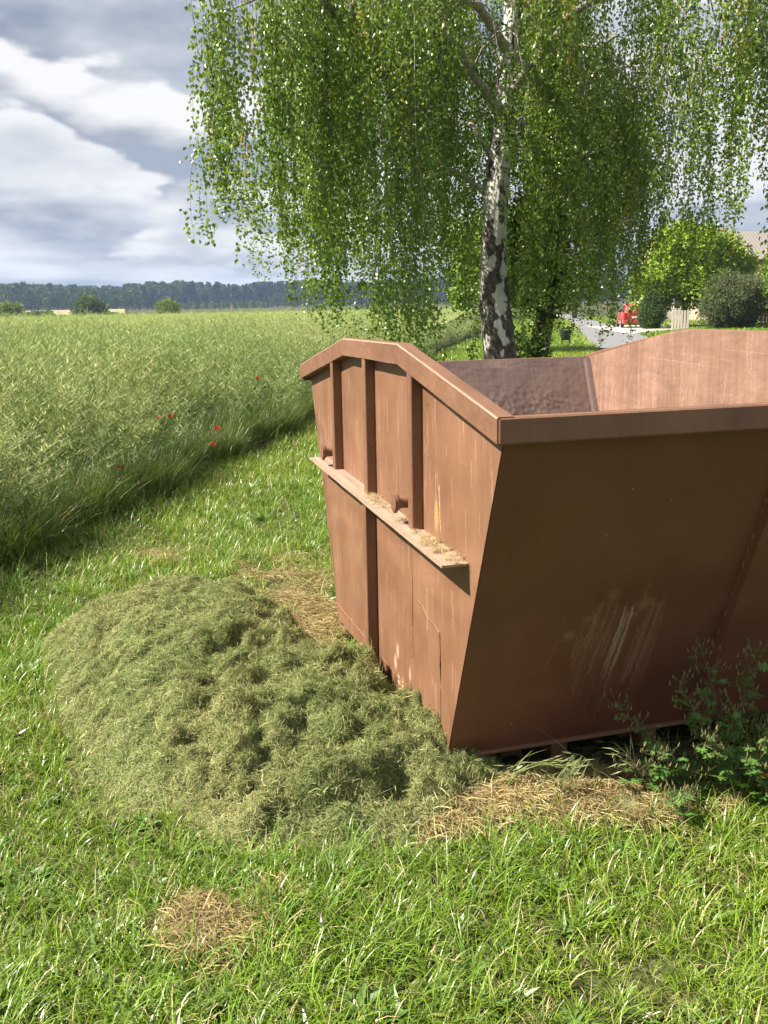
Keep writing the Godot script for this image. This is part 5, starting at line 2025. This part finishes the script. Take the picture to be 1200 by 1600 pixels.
func make_car() -> void:
	var at := Vector3(16.35, 0, -62.5)
	at.y = land(at.x, at.z) + 0.05
	var t := thing("parked_car", "red hatchback parked on the driveway, seen from behind", "car", at, -0.12)
	var red := material("red car paint", lin(0.42, 0.022, 0.03), 0.28)
	red.clearcoat_enabled = true
	red.clearcoat = 0.8
	var glass: Material = mats["window glass"]
	var black := material("black rubber", lin(0.015, 0.015, 0.016), 0.8)
	var lamp := material("tail lamp lens", lin(0.5, 0.01, 0.01), 0.15)
	var chrome := material("rim alloy", lin(0.5, 0.5, 0.52), 0.3, 0.9)
	# body lofted along the car: z 0 is the tail, -z the nose; rows are [z, half width low, half width high, y low, y belt, y roof, half width roof]
	var rows := [[0.0, 0.74, 0.72, 0.36, 0.86, 0.90, 0.60], [-0.05, 0.80, 0.80, 0.26, 0.92, 1.05, 0.62], [-0.32, 0.83, 0.82, 0.22, 0.95, 1.46, 0.58], [-0.9, 0.84, 0.82, 0.20, 0.95, 1.52, 0.60], [-1.9, 0.84, 0.82, 0.20, 0.93, 1.50, 0.60], [-2.6, 0.84, 0.81, 0.20, 0.92, 1.18, 0.62], [-2.95, 0.83, 0.79, 0.20, 0.90, 0.96, 0.64], [-3.6, 0.80, 0.74, 0.22, 0.80, 0.83, 0.60], [-3.85, 0.70, 0.66, 0.30, 0.66, 0.70, 0.52]]
	var rings := []
	for r in rows:
		var half := [Vector3(0, r[3], r[0]), Vector3(r[1] - 0.06, r[3], r[0]), Vector3(r[1], r[3] + 0.1, r[0]), Vector3(r[1] + 0.01, (r[3] + r[4]) / 2, r[0]), Vector3(r[2], r[4], r[0]), Vector3(lerpf(r[2], r[6], 0.55), lerpf(r[4], r[5], 0.6), r[0]), Vector3(r[6], r[5] - 0.04, r[0]), Vector3(r[6] - 0.12, r[5], r[0]), Vector3(0, r[5] + 0.015, r[0])]
		var ring := half.duplicate()
		for i in range(half.size() - 2, 0, -1):
			ring.append(Vector3(-half[i].x, half[i].y, half[i].z))
		rings.append(ring)
	var body := MB.new()
	var n: int = rings[0].size()
	for j in rings.size():
		for p in rings[j]:
			body.vert(p, UP)
	for j in rings.size() - 1:
		for i in n:
			var a := j * n + i
			var b := j * n + (i + 1) % n
			body.idx.append_array(PackedInt32Array([a, b, b + n, a, b + n, a + n]))
	for i in range(1, n - 1):
		body.idx.append_array(PackedInt32Array([0, i + 1, i]))
		var e := (rings.size() - 1) * n
		body.idx.append_array(PackedInt32Array([e, e + i, e + i + 1]))
	body.smooth()
	part("body", body, red, t)
	var rw := MB.new()
	rw.quad(Vector3(-0.56, 1.00, -0.02), Vector3(0.56, 1.00, -0.02), Vector3(0.47, 1.38, -0.245), Vector3(-0.47, 1.38, -0.245))
	part("rear_window", rw, glass, t)
	for s in [-1.0, 1.0]:
		var sw := MB.new()
		var k := [Vector3(s * 0.80, 0.98, -0.55), Vector3(s * 0.80, 0.98, -2.35), Vector3(s * 0.66, 1.40, -1.95), Vector3(s * 0.66, 1.42, -0.62)]
		sw.face_out(k, Vector3(0, 0.9, -1.5))
		part("side_window", sw, glass, t)
		var tl := MB.new()
		tl.box(Vector3(s * 0.70 - 0.07, 0.66, -0.02), Vector3(s * 0.70 + 0.07, 0.98, 0.03), 0.02)
		part("tail_lamp", tl, lamp, t)
		for z in [-0.75, -3.1]:
			var w := MB.new()
			w.tube([Vector3(s * 0.68, 0.29, z), Vector3(s * 0.70, 0.29, z), Vector3(s * 0.84, 0.29, z), Vector3(s * 0.86, 0.29, z)], [0.26, 0.30, 0.30, 0.26], 18)
			var wheel := part("wheel", w, black, t)
			var r := MB.new()
			r.tube([Vector3(s * 0.855, 0.29, z), Vector3(s * 0.868, 0.29, z)], [0.19, 0.17], 14)
			part("rim", r, chrome, wheel)
	var bp := MB.new()
	bp.box(Vector3(-0.78, 0.30, -0.06), Vector3(0.78, 0.50, 0.06), 0.03)
	part("bumper", bp, red, t)
	var pl := MB.new()
	pl.box(Vector3(-0.26, 0.60, 0.0), Vector3(0.26, 0.71, 0.022), 0.004)
	part("number_plate", pl, mats["white paint"], t)


# ---------------------------------------------------------------- all together
func _ready() -> void:
	rng.seed = 20240
	noise.noise_type = FastNoiseLite.TYPE_SIMPLEX_SMOOTH
	noise.frequency = 0.01
	noise.fractal_octaves = 3
	noise.seed = 7
	fine.noise_type = FastNoiseLite.TYPE_SIMPLEX_SMOOTH
	fine.frequency = 0.09
	fine.fractal_octaves = 3
	fine.seed = 12
	var t0 := Time.get_ticks_msec()
	make_camera_and_light()
	print("sky ", Time.get_ticks_msec() - t0)
	leafy("grass", 0.65, 0.34).metallic_specular = 0.5
	leafy("clippings", 0.35, 0.8)
	leafy("crop", 0.45, 0.6)
	leafy("birch leaf", 0.80, 0.30).metallic_specular = 0.5
	leafy("leaf", 0.55, 0.5)
	leafy("petal", 0.7, 0.6)
	make_ground()
	make_paints()
	print("paint ", Time.get_ticks_msec() - t0)
	make_skip()
	make_heap()
	print("heap ", Time.get_ticks_msec() - t0)
	make_birch()
	make_background_trees()
	make_village()
	print("trees ", Time.get_ticks_msec() - t0)
	make_crop()
	make_grass()
	make_weeds()
	print("done ", Time.get_ticks_msec() - t0)
